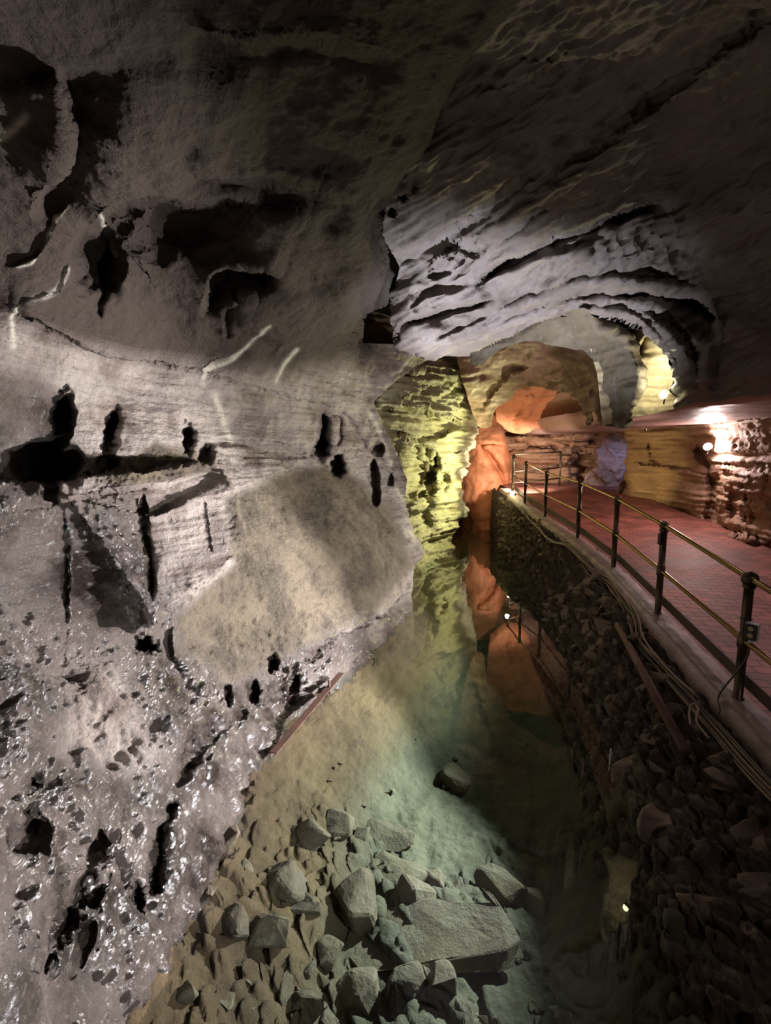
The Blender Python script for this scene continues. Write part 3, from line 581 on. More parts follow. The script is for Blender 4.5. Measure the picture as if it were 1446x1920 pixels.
# right wall of the walkway
WR = Field([(1165,932,12.4),(1250,962,10.8),(1350,1015,8.6),(1446,1065,7.0),(1600,1160,5.6),(1165,860,12.6),(1250,880,11.0),(1350,900,9.0),(1446,900,7.4),(1600,900,6.2),(1165,790,12.5),(1250,790,10.9),(1325,780,9.3),(1446,770,7.3),(1600,740,6.0),(1165,1000,11.8),(1446,1150,6.6)],
 [ledge([(1170,868),(1230,875),(1290,890),(1335,900)], .0, 40, .0, 10), ledge([(1335,896),(1290,884),(1240,872),(1175,868)], .18, 40, .06, 10, 3, 3), blob(1316,850,12,18,.35,-8,4), groove([(1322,860),(1335,900),(1332,960),(1322,990)], .35, 8, 4), ledge([(1446,885),(1400,880),(1350,875)], .15, 40, .15, 14, 4, 3),
  ledge([(1180,945),(1250,965),(1300,985),(1360,1000),(1446,1016)][::-1], .35, 60, .5, 20, 4, 3), blob(1380,945,14,24,.3,0,3), groove([(1398,900),(1402,950),(1396,1000)], .15, 4, 3), blob(1415,960,10,20,.2), groove([(1215,830),(1225,860),(1240,870)], .15, 5, 3), rounded([(1172,800),(1166,860),(1172,900),(1160,935)], 16, .4), blob(1425,1045,50,26,.9,10,4)])
rp = [(1172,780),(1170,820),(1178,845),(1172,880),(1166,905),(1152,928),(1140,960),(1160,1000),(1446,1180),(1900,1420),(1900,640),(1446,760)]
patch('wall_right', rp, WR, M['right'], [L_fbm(.14, 1.3, 4), L_strata(.07, 4), L_fbm(.07, 5, 5, ridged=True, mask=lambda P: .2 + .8 * smooth((P[:, 0] - 1300) / 80)), L_strata(.03, 14), L_fbm(.03, 12, 4)], 2.2)

# ------------------------------------------------------------------ ground: walkway, curb, bank, pool bed
ZF = [(0.5, .30), (2.0, .42), (3.36, .56), (4.76, .73), (6.25, .89), (7.8, 1.0), (9.75, 1.08), (10.8, 1.2), (12, 1.32), (13.5, 1.40), (18, 1.45)]
def zf(y): return np.interp(y, [a for a, b in ZF], [b for a, b in ZF])
post_px = [((1383, 1312), (1405, 1085)), ((1233, 1152), (1248, 985)), ((1150, 1065), (1158, 936)), ((1083, 1010), (1090, 905)), ((1022, 970), (1028, 887)), ((984, 945), (988, 868)), ((961, 925), (963, 855))]
POSTS = []
for (bx, by), _ in post_px:
    # walk down the ray until it meets the sloping walkway
    d = ray(bx, by)
    for k in np.arange(1, 20, .01):
        if CAMZ + d[2] * k <= zf(d[1] * k): break
    POSTS.append((d[0] * k, d[1] * k))
print('posts', [(round(a, 2), round(b, 2)) for a, b in POSTS])
PX = [p[0] for p in POSTS]; PY = [p[1] for p in POSTS]
def xp(y):
    s = (PX[1] - PX[0]) / (PY[1] - PY[0])
    y = np.asarray(y, float)
    return np.where(y < PY[0], PX[0] + (y - PY[0]) * s, np.where(y > PY[-1], PX[-1] + (y - PY[-1]) * .05, np.interp(y, PY, PX)))
XW = [(0.3, 1.1), (1.8, 1.45), (2.6, 1.7), (3.7, 1.98), (4.6, 2.15), (6, 2.35), (7.5, 2.53), (10, 2.8), (12, 3.0), (13.5, 3.25), (16, 3.4)]
def xw(y): return np.interp(y, [a for a, b in XW], [b for a, b in XW])
XL = [(0.3, -1.2), (1.79, -1.06), (2.48, -1.02), (3.63, -.95), (5.4, -.21), (7.0, .39), (10, .7), (12, 1.7), (14, 2.6), (16, 3.0)]
def xl(y): return np.interp(y, [a for a, b in XL], [b for a, b in XL])
def curb_x(y): return xp(y) - .17
def ground(x, y):
    """height of bank and bed"""
    x = np.asarray(x, float); y = np.asarray(y, float)
    cx, wx, lx = curb_x(y), xw(y), xl(y); zt = zf(y)
    t = np.clip((x - wx) / np.maximum(cx - wx, .05), -3, 1.0)
    zb = np.where(t > 0, (zt - .14) * np.abs(t) ** .85, t * .8)
    bed = -.72 + .12 * np.sin(x * 1.3 + y * .7)
    bed = np.maximum(bed, zb)
    left = -(x - lx) * .62 - .05
    return np.maximum(np.where(x > wx, zb, bed), np.where(x < lx + 1.3, np.minimum(left, -.04), -9))
def gmesh(name, xs, ys, fn, mat, noise=None, attrs=None):
    Xg, Yg = np.meshgrid(xs, ys); x = Xg.ravel(); y = Yg.ravel(); return x, y
def grid_faces(W, H):
    i = np.arange(W * H).reshape(H, W); return np.stack([i[:-1, :-1], i[:-1, 1:], i[1:, 1:], i[1:, :-1]], -1).reshape(-1, 4)
# pool bed and bank in one grid per piece, spaced finer near the camera
ys = np.concatenate([np.arange(.6, 5, .02), np.arange(5, 16.5, .05)])
def strip(name, xa, xb, n, mat, amps, attrs=None, rub=0, ys=ys):
    t = np.linspace(0, 1, n); Y = np.repeat(ys, n); T = np.tile(t, len(ys)); x = xa(Y) * (1 - T) + xb(Y) * T; z = ground(x, Y)
    X = np.c_[x, Y, z]
    for a, f, o_, r in amps: X[:, 2] += a * (fbm(X * f, o_, ridged=r))
    if rub:
        for f, a in (((6.5, .07), (12.0, .04)) if rub == 1 else ((3.2, .10), (8.0, .07))):
            gate = 1 if rub == 1 else smooth((4.0 - X[:, 1]) / 1.2) * smooth(.75 + 1.6 * perlin(X * [1.1, 1.1, .2] + 40))
            d1, d2, hh = cells(X * [f, f * .8, f * 1.3]); k_ = rub * gate * a * (smooth((d2 - d1) * 3.0) * (.35 + .65 * hh))
            X[:, 2] += k_; X[:, 0] -= k_ * .7
    A = {k_: fn(X, T) for k_, fn in (attrs or {}).items()}
    return mesh_obj(name, X, grid_faces(n, len(ys)), mat, A)
bed = strip('floor', lambda y: xl(y) - .6, lambda y: xw(y) + .12, 230, M['bed'], [(.09, 1.5, 4, False), (.05, 5, 4, False), (.018, 20, 3, False)],
   rub=.9, attrs={'clay': lambda X, T: smooth((.95 - (X[:, 0] - xl(X[:, 1]))) / .5)})
structure(bed)
bank = strip('floor', lambda y: xw(y) - .3, lambda y: curb_x(y) + .06, 110, M['bank'], [(.06, 3.5, 4, False), (.015, 14, 4, False)], rub=1.0, ys=np.arange(.9, 14.6, .022))
structure(bank)
# walkway of brick
yb = np.concatenate([np.arange(.5, 18.5, .25)]); nb = 24
Y = np.repeat(yb, nb); T = np.tile(np.linspace(0, 1, nb), len(yb)); x = (xp(Y) + .1) * (1 - T) + 9.5 * T
walk = structure(mesh_obj('floor', np.c_[x, Y, zf(Y) + .0 * T], grid_faces(nb, len(yb)), M['brick']))
# curb: a concrete edge with a worn top
prof = [(-.17, -.30), (-.175, -.06), (-.165, -.01), (-.14, .012), (-.03, .016), (.08, .014), (.105, .004), (.11, -.1)]
yc = np.arange(.5, 13.6, .03); V = []
for yy in yc:
    for dx, dz in prof: V.append((float(xp(yy)) + dx, yy, float(zf(yy)) + dz))
V = np.array(V); nse = fbm(V * 7, 4); V[:, 2] += .014 * nse; V[:, 0] += .03 * fbm(V * 3 + 9, 3) + .02 * nse
structure(mesh_obj('trim_1', V, grid_faces(len(prof), len(yc))[:, ::-1], M['curb']))
# flat rock roof above the walkway
sx = [(3.0, 3.75), (4.5, 3.6), (5.7, 3.42), (7, 3.6), (8.6, 3.97), (11, 4.3), (13, 4.2), (17, 4.2)]
yr = np.arange(2.2, 17.5, .07); n = 70
Y = np.repeat(yr, n); T = np.tile(np.linspace(0, 1, n), len(yr)); xe = np.interp(Y, [a for a, b in sx], [b for a, b in sx]); x = xe * (1 - T) + 9 * T
X = np.c_[x, Y, np.full(len(x), 3.0)]; X[:, 2] += .05 * fbm(X * .7, 3) + .012 * fbm(X * 6, 4) + .35 * np.clip(1 - T * 14, 0, 1) ** 2
bot = X.copy(); top = X.copy(); top[:, 2] = 3.9
F = grid_faces(n, len(yr))[:, ::-1].tolist(); nV = len(X)
rim = [(i * n) for i in range(len(yr))]; F += [(rim[i], rim[i + 1], rim[i + 1] + nV, rim[i] + nV) for i in range(len(rim) - 1)]
structure(mesh_obj('ceiling', np.vstack([bot, top]), F + (grid_faces(n, len(yr)) + nV).tolist(), M['slab']))

# water
bm = bmesh.new(); wy = np.arange(.3, 16.6, .3)
vt = []; vb = []
for yy in wy:
    a, b = float(xl(yy)) - 1.6, float(xw(yy)) + .45
    vt.append((bm.verts.new((a, yy, 0)), bm.verts.new((b, yy, 0)))); vb.append((bm.verts.new((a, yy, -1.6)), bm.verts.new((b, yy, -1.6))))
for i in range(len(wy) - 1):
    bm.faces.new((vt[i][0], vt[i][1], vt[i + 1][1], vt[i + 1][0])); bm.faces.new((vb[i][1], vb[i][0], vb[i + 1][0], vb[i + 1][1]))
    bm.faces.new((vt[i][0], vt[i + 1][0], vb[i + 1][0], vb[i][0])); bm.faces.new((vt[i + 1][1], vt[i][1], vb[i][1], vb[i + 1][1]))
bm.faces.new((vt[0][1], vt[0][0], vb[0][0], vb[0][1])); bm.faces.new((vt[-1][0], vt[-1][1], vb[-1][1], vb[-1][0]))
me = bpy.data.meshes.new('stream_water'); bm.to_mesh(me); bm.free(); me.materials.append(M['water'])
wt = bpy.data.objects.new('stream_water', me); COL.objects.link(wt); wt['kind'] = 'stuff'; wt['label'] = 'clear still green water of the underground stream'; wt['category'] = 'water'

# ------------------------------------------------------------------ generic builders
def tag(o, label, cat, group=None):
    o['label'] = label; o['category'] = cat
    if group: o['group'] = group
    return o
def empty(name, loc, label, cat, group=None):
    o = bpy.data.objects.new(name, None); COL.objects.link(o); o.location = loc; o.empty_display_size = .05
    return tag(o, label, cat, group)
def finish(bm, name, mat, parent=None, smooth_on=True):
    bmesh.ops.recalc_face_normals(bm, faces=bm.faces)
    me = bpy.data.meshes.new(name); bm.to_mesh(me); bm.free(); me.materials.append(mat)
    if smooth_on: me.polygons.foreach_set('use_smooth', [True] * len(me.polygons))
    o = bpy.data.objects.new(name, me); COL.objects.link(o)
    if parent: o.parent = parent; o.matrix_parent_inverse = Matrix.Translation(-parent.location)
    return o
def tube(bm, pts, r, seg=10, cap=True):
    pts = [Vector(p) for p in pts]; rs = r if isinstance(r, (list, tuple)) else [r] * len(pts); rings = []; up = Vector((0, 0, 1))
    for i, p in enumerate(pts):
        t = (pts[min(i + 1, len(pts) - 1)] - pts[max(i - 1, 0)]).normalized()
        a = up.cross(t)
        if a.length < .1: a = Vector((1, 0, 0)).cross(t)
        a.normalize(); b = t.cross(a)
        rings.append([bm.verts.new(p + (a * math.cos(j * 2 * math.pi / seg) + b * math.sin(j * 2 * math.pi / seg)) * rs[i]) for j in range(seg)])
    for i in range(len(rings) - 1):
        for j in range(seg): bm.faces.new((rings[i][j], rings[i][(j + 1) % seg], rings[i + 1][(j + 1) % seg], rings[i + 1][j]))
    if cap: bm.faces.new(rings[0][::-1]); bm.faces.new(rings[-1])
def box(bm, c, s, R=None):
    vs = [Vector((x * s[0] / 2, y * s[1] / 2, z * s[2] / 2)) for x in (-1, 1) for y in (-1, 1) for z in (-1, 1)]
    if R: vs = [R @ v for v in vs]
    v = [bm.verts.new(Vector(c) + q) for q in vs]
    for f in ((0, 1, 3, 2), (4, 6, 7, 5), (0, 4, 5, 1), (2, 3, 7, 6), (0, 2, 6, 4), (1, 5, 7, 3)): bm.faces.new([v[i] for i in f])
def ball(bm, c, r, seg=16): bmesh.ops.create_uvsphere(bm, u_segments=seg, v_segments=seg // 2 + 2, radius=r, matrix=Matrix.Translation(c))

# ------------------------------------------------------------------ handrail
RAILH = .95
hr = empty('handrail', (POSTS[0][0], POSTS[0][1], float(zf(POSTS[0][1]))), 'long brass and bronze pipe handrail along the brick walkway edge', 'handrail')
def rail_pt(i, h):
    x_, y_ = POSTS[i]; return Vector((x_, y_, float(zf(y_)) + h))
ext0 = Vector((float(xp(1.6)), 1.6, float(zf(1.6))))
POST0 = ext0
tops = []
for i in range(len(POSTS)):
    base = rail_pt(i, 0); s_ = 1.0
    target_top = post_px[i][1]
    d = ray(*target_top); k = POSTS[i][1] / d[1]; topz = CAMZ + d[2] * k; H = topz - base.z; tops.append(H)
print('rail heights', [round(h, 2) for h in tops])
def make_post(base, H):
    bm = bmesh.new(); r = .033
    zs = [(0, .045), (.015, .045), (.02, r), (H * .5 - .06, r), (H * .5 - .055, r + .009), (H * .5 + .055, r + .009), (H * .5 + .06, r), (H - .075, r), (H - .07, r + .01), (H - .04, r + .012)]
    tube(bm, [base + Vector((0, 0, z)) for z, _ in zs], [q for _, q in zs], 16)
    return finish(bm, 'post', M['post'], hr)
Hs = [min(max(h, .85), 1.05) for h in tops]
for i in range(len(POSTS)):
    b = rail_pt(i, 0); po = make_post(b, Hs[i])
    bm = bmesh.new(); ball(bm, b + Vector((0, 0, Hs[i])), .058 if i == 0 else .048, 20)
    finish(bm, 'ball_fitting', M['post'], po)
pe = POST0; po = make_post(pe, Hs[0]); bm = bmesh.new(); ball(bm, pe + Vector((0, 0, Hs[0])), .058, 20); finish(bm, 'ball_fitting', M['post'], po)
seq = [(pe, Hs[0])] + [(rail_pt(i, 0), Hs[i]) for i in range(len(POSTS))]
bm = bmesh.new(); tube(bm, [b + Vector((0, 0, h)) for b, h in seq], .0215, 12); finish(bm, 'top_rail', M['rail'], hr)
bm = bmesh.new(); tube(bm, [b + Vector((0, 0, h * .5)) for b, h in seq], .0215, 12); finish(bm, 'middle_rail', M['rail'], hr)
bm = bmesh.new()
for (a, ha), (b, hb) in zip(seq[:-1], seq[1:]):
    dv = b - a; n_ = Vector((dv.y, -dv.x, 0)).normalized() * .055; u_ = Vector((0, 0, 1)); lo, hi, th = .09, .19, .012
    vs = [bm.verts.new(p + n_ * s_ + u_ * z_) for p in (a, b) for s_ in (1, 1 + th / .055) for z_ in (lo, hi)]
    for f in ((0, 1, 3, 2), (4, 6, 7, 5), (0, 4, 5, 1), (2, 3, 7, 6), (0, 2, 6, 4), (1, 5, 7, 3)): bm.faces.new([vs[i] for i in f])
finish(bm, 'toe_board', M['board'], hr, False)
# far railing behind the first
f0, f1 = at(965, 852, 13.2), at(1052, 847, 14.3)
zf0, zf1 = float(zf(13.2)), float(zf(14.3))
fr = empty('handrail', (f1.x, f1.y, zf1), 'short dark two bar handrail crossing in front of the orange far wall', 'handrail')
bm = bmesh.new(); tube(bm, [Vector((f1.x, f1.y, zf1)), Vector((f1.x, f1.y, f1.z + .02))], .03, 10); finish(bm, 'post', M['post'], fr)
bm = bmesh.new(); tube(bm, [f0, f1], .02, 8); finish(bm, 'top_rail', M['post'], fr)
bm = bmesh.new(); tube(bm, [f0 - Vector((0, 0, .48)), f1 - Vector((0, 0, .48))], .02, 8); finish(bm, 'middle_rail', M['post'], fr)
bm = bmesh.new(); tube(bm, [f0 - Vector((0, 0, .8)), f1 - Vector((0, 0, .8))], .02, 8); finish(bm, 'bottom_rail', M['post'], fr)

# ------------------------------------------------------------------ outlet box on the near post
b0 = rail_pt(0, 0); c = at(1386, 1182, POSTS[0][1] - .06); c = Vector((b0.x - .005, b0.y - .075, c.z))
ob = empty('electrical_outlet', c, 'white weatherproof outlet box with black face strapped to the nearest handrail post', 'outlet')
R = Matrix.Rotation(math.radians(-52), 3, 'Z')
bm = bmesh.new(); box(bm, c, (.085, .062, .125), R); bmesh.ops.bevel(bm, geom=bm.edges[:], offset=.004, segments=2, affect='EDGES'); finish(bm, 'box', M['white'], ob, False)
fn = R @ Vector((0, -1, 0)); fn2 = R @ Vector((0, -1, 0))
bm = bmesh.new(); box(bm, c + fn * .034, (.082, .006, .122), R); cv = finish(bm, 'cover_plate', M['black'], ob, False)
for dz in (.026, -.026):
    bm = bmesh.new(); tube(bm, [c + fn * .036 + Vector((0, 0, dz)), c + fn * .0395 + Vector((0, 0, dz))], .017, 18); sk = finish(bm, 'socket', M['ivory'], ob, False)
    bm = bmesh.new()
    for sx_ in (-.006, .006): box(bm, c + fn * .0402 + R @ Vector((sx_, 0, 0)) + Vector((0, 0, dz + .004)), (.002, .002, .008), R)
    box(bm, c + fn * .0402 + Vector((0, 0, dz - .007)), (.004, .002, .004), R); finish(bm, 'slots', M['slot'], ob, False)
bm = bmesh.new(); box(bm, c + Vector((0, 0, -.075)) + R @ Vector((.0, 0, 0)), (.03, .03, .03), R); finish(bm, 'conduit_hub', M['white'], ob, False)
bm = bmesh.new(); tube(bm, [Vector((b0.x, b0.y, c.z + .075)) + Vector((math.cos(t) * .037, math.sin(t) * .037, 0)) for t in np.linspace(0, 6.28, 20)], .005, 6); finish(bm, 'strap', M['black'], ob)
b1 = rail_pt(1, 0); c1 = Vector((b1.x - .05, b1.y - .03, b1.z + Hs[1] - .14))
bm = bmesh.new(); box(bm, c1, (.03, .05, .12)); box(bm, c1 + Vector((.022, 0, .02)), (.02, .03, .03)); bmesh.ops.bevel(bm, geom=bm.edges[:], offset=.003, segments=1, affect='EDGES')
tag(finish(bm, 'switch_box', M['lampmetal'], None, False), 'small dark switch box fixed to the second handrail post', 'switch box')

# ------------------------------------------------------------------ stones
def hull_stone(name, dims, seed, mat, sub=2, rough=.06, flat=1.0, npt=14):
    rs = np.random.RandomState(seed); bm = bmesh.new()
    for _ in range(npt):
        v = rs.normal(size=3); v /= max(abs(v)) ** .8 * np.linalg.norm(v) ** .2; bm.verts.new(v * .5 * np.array(dims) * rs.uniform(.8, 1.05, 3))
    r = bmesh.ops.convex_hull(bm, input=bm.verts[:])
    bmesh.ops.delete(bm, geom=[e for e in r['geom_interior'] if isinstance(e, bmesh.types.BMVert)], context='VERTS')
    bmesh.ops.dissolve_limit(bm, angle_limit=math.radians(14), verts=bm.verts[:], edges=bm.edges[:])
    bmesh.ops.bevel(bm, geom=bm.edges[:], offset=min(dims) * .05, segments=1, affect='EDGES')
    bmesh.ops.triangulate(bm, faces=bm.faces[:])
    if sub:
        bmesh.ops.subdivide_edges(bm, edges=bm.edges[:], cuts=sub, use_grid_fill=True)
        P = np.array([v.co[:] for v in bm.verts]); n_ = fbm(P * (2.2 / max(dims)) + seed, 4); bm.normal_update()
        for v, q in zip(bm.verts, n_): v.co += v.normal * float(q) * rough * max(dims)
    bmesh.ops.recalc_face_normals(bm, faces=bm.faces)
    me = bpy.data.meshes.new(name); bm.to_mesh(me); bm.free(); me.materials.append(mat)
    return me
# variety of bank stones
VAR = [hull_stone('stone', (random.uniform(.8, 1.2), random.uniform(.6, 1), random.uniform(.35, .7)), 100 + i, M['stone'], 1, .06) for i in range(14)]
def gz(x, y): return float(ground(x, y))
rs = random.Random(5); n_st = 0
near_lab = 'angular brown stone in the dark loose bank below the near curb'; far_lab = 'small angular stone in the loose rubble bank near the little lamp'; mid_lab = 'dark angular stone in the rubble bank between the cables and the water'
spots = []
for i in range(290):
    y = 2.0 + 11.2 * (rs.random() ** .9); t = rs.uniform(-.06, .93)
    spots.append((y, t))
spots.sort()
for i, (y, t) in enumerate(spots):
    x = float(xw(y)) + t * (float(curb_x(y)) - float(xw(y))); s = rs.uniform(.12, .30) * (1.0 if y < 7 else .95)
    o = bpy.data.objects.new('stone', VAR[i % 14]); COL.objects.link(o)
    o.location = (x, y, gz(x, y) + s * .1); o.scale = (s * rs.uniform(.8, 1.3), s, s * rs.uniform(.7, 1.2)); o.rotation_euler = (rs.uniform(-.6, .6), rs.uniform(-.9, .3), rs.uniform(0, 6.28))
    if y < 5: tag(o, near_lab, 'stone', 'stones in the near bank')
    elif y < 9: tag(o, mid_lab, 'stone', 'stones in the middle of the bank')
    else: tag(o, far_lab, 'stone', 'stones in the far bank')
# squared blocks in the bank seen by the cables
def stone_thing(name, p, dims, rot, seed, mat, label, group=None, sub=4, rough=.04, npt=16):
    me = hull_stone(name, dims, seed, mat, sub, rough, npt=npt); o = bpy.data.objects.new(name, me); COL.objects.link(o); o.location = p; o.rotation_euler = rot
    return tag(o, label, 'rock', group)
def gpt(px, py, lift=0):
    d = ray(px, py); k = 1.0
    while k < 25:
        p = d * k
        if CAMZ + p[2] <= gz(p[0], p[1]) + lift: break
        k += .02
    return Vector((p[0], p[1], CAMZ + p[2]))
for j, (px, py, sz, lab) in enumerate([(1125, 1085, .32, 'squared block in the bank just under the cables'), (1195, 1170, .26, 'dark block wedged under the cable bend beside the leaning pipe'), (1130, 1180, .30, 'yellowish rounded rock at the foot of the rubble bank'), (945, 940, .35, 'upright leaf shaped stone beside the little yellow lamp'), (1012, 985, .32, 'flat stone slab lying on the bank top behind the little lamp')]):
    stone_thing('rock', gpt(px, py, .05), (sz, sz * .8, sz * .9), (.2, .1, j), 300 + j, M['stone'], lab, npt=10)

# stones on the pool bed
def bedpt(px, py):
    d = ray(px, py); k = 1.0
    while k < 12:
        p = d * k
        if CAMZ + p[2] <= gz(p[0], p[1]): break
        k += .01
    return Vector((p[0], p[1], gz(p[0], p[1])))
BR = [  # px, py, width px, length px(up the frame), height m, rot, label
 (800, 1775, 330, 130, .14, .05, 'largest pale flat slab lying on the pool bed with a cracked front edge'),
 (655, 1708, 105, 100, .24, .5, 'brown cracked boulder just above the large flat slab underwater'),
 (775, 1705, 85, 75, .20, .2, 'squared dark sided block between the cracked boulder and large slab'),
 (535, 1665, 105, 80, .18, -.3, 'pale block with a deep shadow against the sloping clay bank'),
 (500, 1765, 90, 70, .16, .1, 'square faced block in the cluster beside the clay slope'),
 (440, 1745, 60, 90, .14, .9, 'narrow wedge shaped stone at the outer end of the clay slope cluster'),
 (740, 1640, 150, 70, .10, -.2, 'broad low pale rock above the cracked boulder'),
 (590, 1578, 75, 60, .18, .1, 'dark ended block sitting in the green water by the clay slope'),
 (640, 1550, 60, 50, .14, .6, 'pale block leaning on the dark ended block in the green water'),
 (715, 1575, 120, 50, .10, -.4, 'long low stone lying across the greenish gravel'),
 (855, 1468, 60, 38, .16, -.5, 'lone knobbly rock on the open green bed'),
 (940, 1675, 90, 60, .16, .2, 'dark brown stone at the shadow edge of the rubble'),
 (955, 1775, 60, 60, .08, .8, 'flat square stone beside the end of the largest slab'),
 (675, 1880, 105, 90, .20, .1, 'upright blocky rock at the very bottom of the pool view'),
 (560, 1895, 110, 50, .10, -.2, 'wide flat stone beside the upright blocky rock'),
 (760, 1870, 80, 80, .18, .7, 'rounded pale rock between blocky rock and split boulder'),
 (825, 1870, 60, 70, .2, .3, 'split boulder with a pale crown below the large slab'),
 (615, 1795, 60, 55, .10, 1.2, 'small bright stone touching the outer end of the large slab'),
 (560, 1715, 90, 26, .08, .0, 'thin pale stone bridging between two blocks over dark water'),
 (815, 1662, 50, 34, .12, .0, 'small dark faced stone above the squared block'),
 (350, 1880, 60, 40, .12, .3, 'dark stone nearest the waterline at the bottom'),
 (1000, 1700, 50, 60, .14, 1.0, 'slanting flat stone in the shaded rubble'),
]
for j, (px, py, wp, lp, h, rz, lab) in enumerate(BR):
    p = bedpt(px, py); a = bedpt(px + wp / 2, py); b_ = bedpt(px, py - lp / 2); c_ = bedpt(px, py + lp / 2)
    wx_ = abs(a.x - p.x) * 2; ly_ = abs(b_.y - c_.y)
    stone_thing('rock', p + Vector((0, 0, h * .25)), (wx_ * 1.08, ly_ * 1.05, h * 1.25), (rs.uniform(-.12, .12), rs.uniform(-.12, .12), rz * .5), 500 + j * 3, M['pool_stone'], lab, sub=5, rough=.06, npt=26 if wp > 150 else 17)
for i in range(30):
    px = rs.uniform(380, 1010); py = rs.uniform(1560, 1930)
    p = bedpt(px, py); z_ = rs.uniform(.07, .17)
    stone_thing('rock', p + Vector((0, 0, z_ * .1)), (z_ * rs.uniform(1.1, 1.8), z_, z_ * rs.uniform(.5, .8)), (rs.uniform(-.3, .3), rs.uniform(-.3, .3), rs.uniform(0, 6)), 700 + i, M['pool_stone'], 'medium angular stone lying between the big rocks on the pool bed', 'medium rocks on the pool bed', sub=3, rough=.06, npt=12)
PV = [hull_stone('pool_pebble', (1, .8, .5), 900 + i, M['pool_stone'], 1, .05, npt=9) for i in range(8)]
for i in range(110):
    px = rs.uniform(420, 1080); py = 1920 - 560 * rs.random() ** 1.8
    if px < 560 and py < 1700: continue
    p = bedpt(px, py); s = rs.uniform(.03, .10)
    o = bpy.data.objects.new('rubble_stone', PV[i % 8]); COL.objects.link(o); o.location = p + Vector((0, 0, s * .12)); o.scale = (s, s * rs.uniform(.6, 1.2), s); o.rotation_euler = (rs.uniform(-.3, .3), rs.uniform(-.3, .3), rs.uniform(0, 6.28))
    tag(o, 'small silted stone scattered among the larger rocks on the pool bed', 'stone', 'rubble on the pool bed')

# ------------------------------------------------------------------ cables, pipe, bars
def bank_line(pts, lift, jit, seed, n=6):
    r = random.Random(seed); out = []
    for q in curve([(a + r.uniform(-jit, jit), b + r.uniform(-jit, jit)) for a, b in pts], n):
        p = gpt(float(q[0]), float(q[1]), lift); out.append(p)
    # relax so the cable hangs smoothly
    for _ in range(4): out = [out[0]] + [(out[i - 1] + out[i] * 2 + out[i + 1]) / 4 for i in range(1, len(out) - 1)] + [out[-1]]
    return out
main = [(975, 945), (985, 968), (1012, 992), (1032, 1014), (1062, 1022), (1085, 1045), (1112, 1075), (1140, 1088), (1155, 1108), (1175, 1138), (1190, 1165), (1195, 1200), (1240, 1250), (1290, 1305), (1340, 1360), (1400, 1430), (1470, 1500)]
cols = ['cable', 'cable', 'cable_dark', 'cable', 'cable', 'cable_dark', 'cable']
labs = ['pale grey cable, the uppermost of the bundle along the bank', 'pale grey cable woven through the middle of the bank bundle', 'dark cable running low in the bundle along the bank', 'grey cable that sags lowest past the leaning pipe', 'grey cable hugging the curb side of the bundle', 'dark cable on the water side of the bundle', 'grey cable ending near the curb corner below the outlet']
for i in range(7):
    off = (i - 3) * 3.2
    pts = [(a + off * (.25 + .9 * max(0, (b - 1000)) / 300), b - off * .35 * (b > 1050)) for a, b in main]
    if i == 6: pts = pts[:14]
    bm = bmesh.new(); tube(bm, bank_line(pts, .11 + .014 * i, 4, i), .0085, 7)
    tag(finish(bm, 'cable', M[cols[i]]), labs[i], 'cable', 'cables along the bank')
# cable from the outlet down to the bundle
a = c + Vector((0, 0, -.09)); b_ = gpt(1335, 1365, .08)
bm = bmesh.new(); tube(bm, [Vector(q) for q in curve([a, a + Vector((-.03, 0, -.15)), Vector((b0.x - .16, b0.y - .02, b0.z + .05)), (a * .2 + b_ * .8), b_], 6)], .007, 7)
tag(finish(bm, 'cable', M['cable_dark']), 'thin dark cable dropping from the outlet box over the curb', 'cable')
lp = [(1295, 1360), (1292, 1335), (1300, 1318), (1310, 1330), (1305, 1350), (1318, 1370), (1330, 1385)]
bm = bmesh.new(); tube(bm, bank_line(lp, .20, 0, 9), .008, 7); tag(finish(bm, 'cable', M['cable']), 'loose looped grey cable end curling above the bundle', 'cable')
p0, p1 = gpt(1158, 1172, .17), gpt(1286, 1410, .19)
bm = bmesh.new(); tube(bm, [p0, p1], .036, 14); tag(finish(bm, 'steel_pipe', M['rust']), 'straight brown steel pipe slanting down the stone bank beneath the cables', 'pipe')
p = gpt(1222, 1197, .05); bm = bmesh.new(); box(bm, p, (.05, .02, .015), Matrix.Rotation(.4, 3, 'Z')); ball(bm, p + Vector((.012, 0, .012)), .014, 8)
tag(finish(bm, 'wire_connector', M['red']), 'tiny red wire connector lying among the bank stones', 'connector')
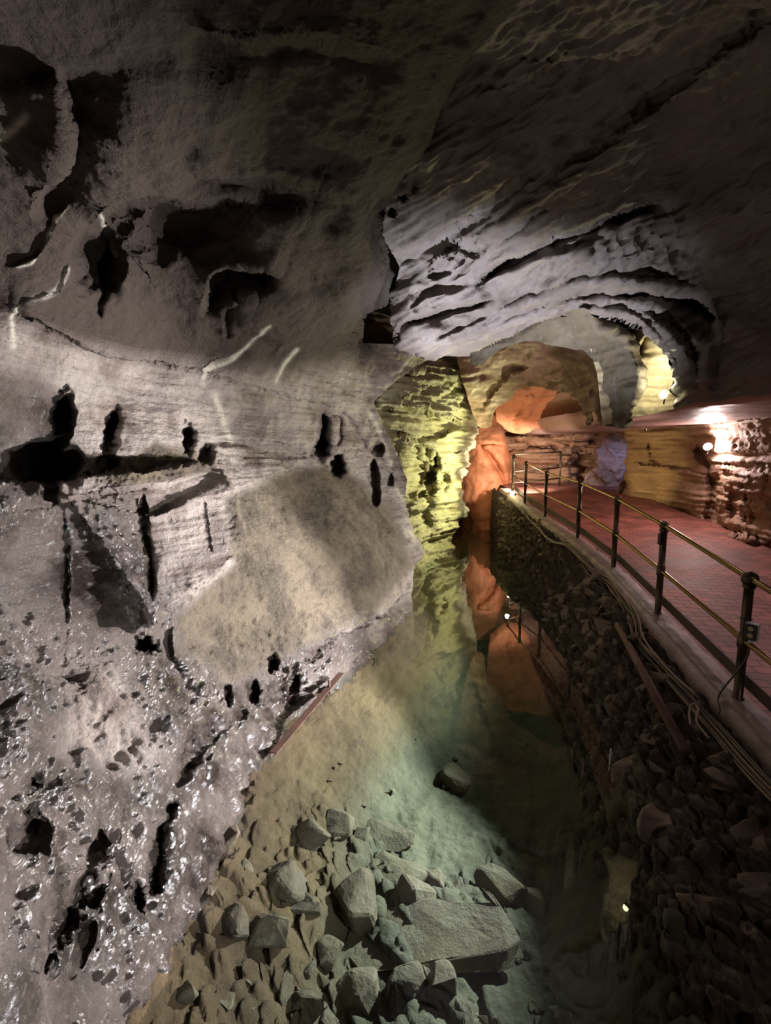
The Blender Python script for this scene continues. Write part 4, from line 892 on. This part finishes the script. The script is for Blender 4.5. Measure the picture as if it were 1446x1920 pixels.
# rusty angle bar on the left wall above the water
q0, q1 = at(512, 1412, 3.5), at(640, 1262, 4.75)
q0.z = max(q0.z, .03)
bm = bmesh.new(); dv = (q1 - q0); L_ = dv.length; dv.normalize(); sd = dv.cross(Vector((0, 0, 1))).normalized(); upv = sd.cross(dv)
for s_, wd, th in ((Vector((0, 0, 0)), .065, .008), (None, .008, .05)):
    cc = (q0 + q1) / 2 + (sd * 0 if s_ is not None else sd * -.03 + upv * -.022)
    Rm = Matrix((sd, dv, upv)).transposed(); box(bm, cc, (wd, L_, th), Rm)
ab = finish(bm, 'steel_angle_bar', M['rust'], None, False); tag(ab, 'rusty steel angle bar fixed along the wet wall just above the water', 'bar')
pm = q0.lerp(q1, .78); bm = bmesh.new(); tube(bm, [pm + upv * -.07, pm + upv * .07], .012, 8); o = finish(bm, 'bracket_rod', M['rust']); o.parent = ab

# ------------------------------------------------------------------ lamps
def flood(p, aim, size, label, bulb):
    e = empty('floodlight', p, label, 'lamp'); d = (Vector(aim) - p).normalized()
    bm = bmesh.new(); tube(bm, [p - d * size * .9, p - d * size * .5, p, p + d * size * .35], [size * .35, size * .55, size * .8, size * .95], 16, cap=False)
    finish(bm, 'housing', M['lampmetal'], e)
    bm = bmesh.new(); ball(bm, p + d * size * .1, size * .6, 14); finish(bm, 'bulb', bulb, e)
    bm = bmesh.new(); tube(bm, [p - Vector((0, 0, size * 1.8)), p - d * size * .4], size * .14, 8); finish(bm, 'stake', M['lampmetal'], e)
lp_ = at(962, 926, 12.2)
flood(lp_, (1.9, 11.5, 2.2), .09, 'small glowing yellow floodlight at the foot of the farthest handrail post', M['bulb_y'])
flood(at(1328, 838, 8.95), (4.5, 7.5, 3.2), .08, 'dazzling pinkish white floodlight in the niche of the walkway wall', M['bulb_w'])
flood(at(1246, 740, 5.1), (2.2, 4.5, 3.2), .055, 'bright yellowish lamp tucked inside the rock pocket over the walkway', M['bulb_y'])
flood(at(1211, 806, 10.6), (5.4, 12, 2.6), .025, 'tiny white spotlight under the flat rock roof', M['bulb_w'])
# short piece of conduit standing in the dark water
q = on_z(1144, 1430, 0); bm = bmesh.new(); tube(bm, [q + Vector((0, 0, -.5)), q + Vector((0, 0, .12))], .006, 8)
tag(finish(bm, 'gauge_rod', M['white']), 'thin pale rod standing upright in the dark water', 'rod')
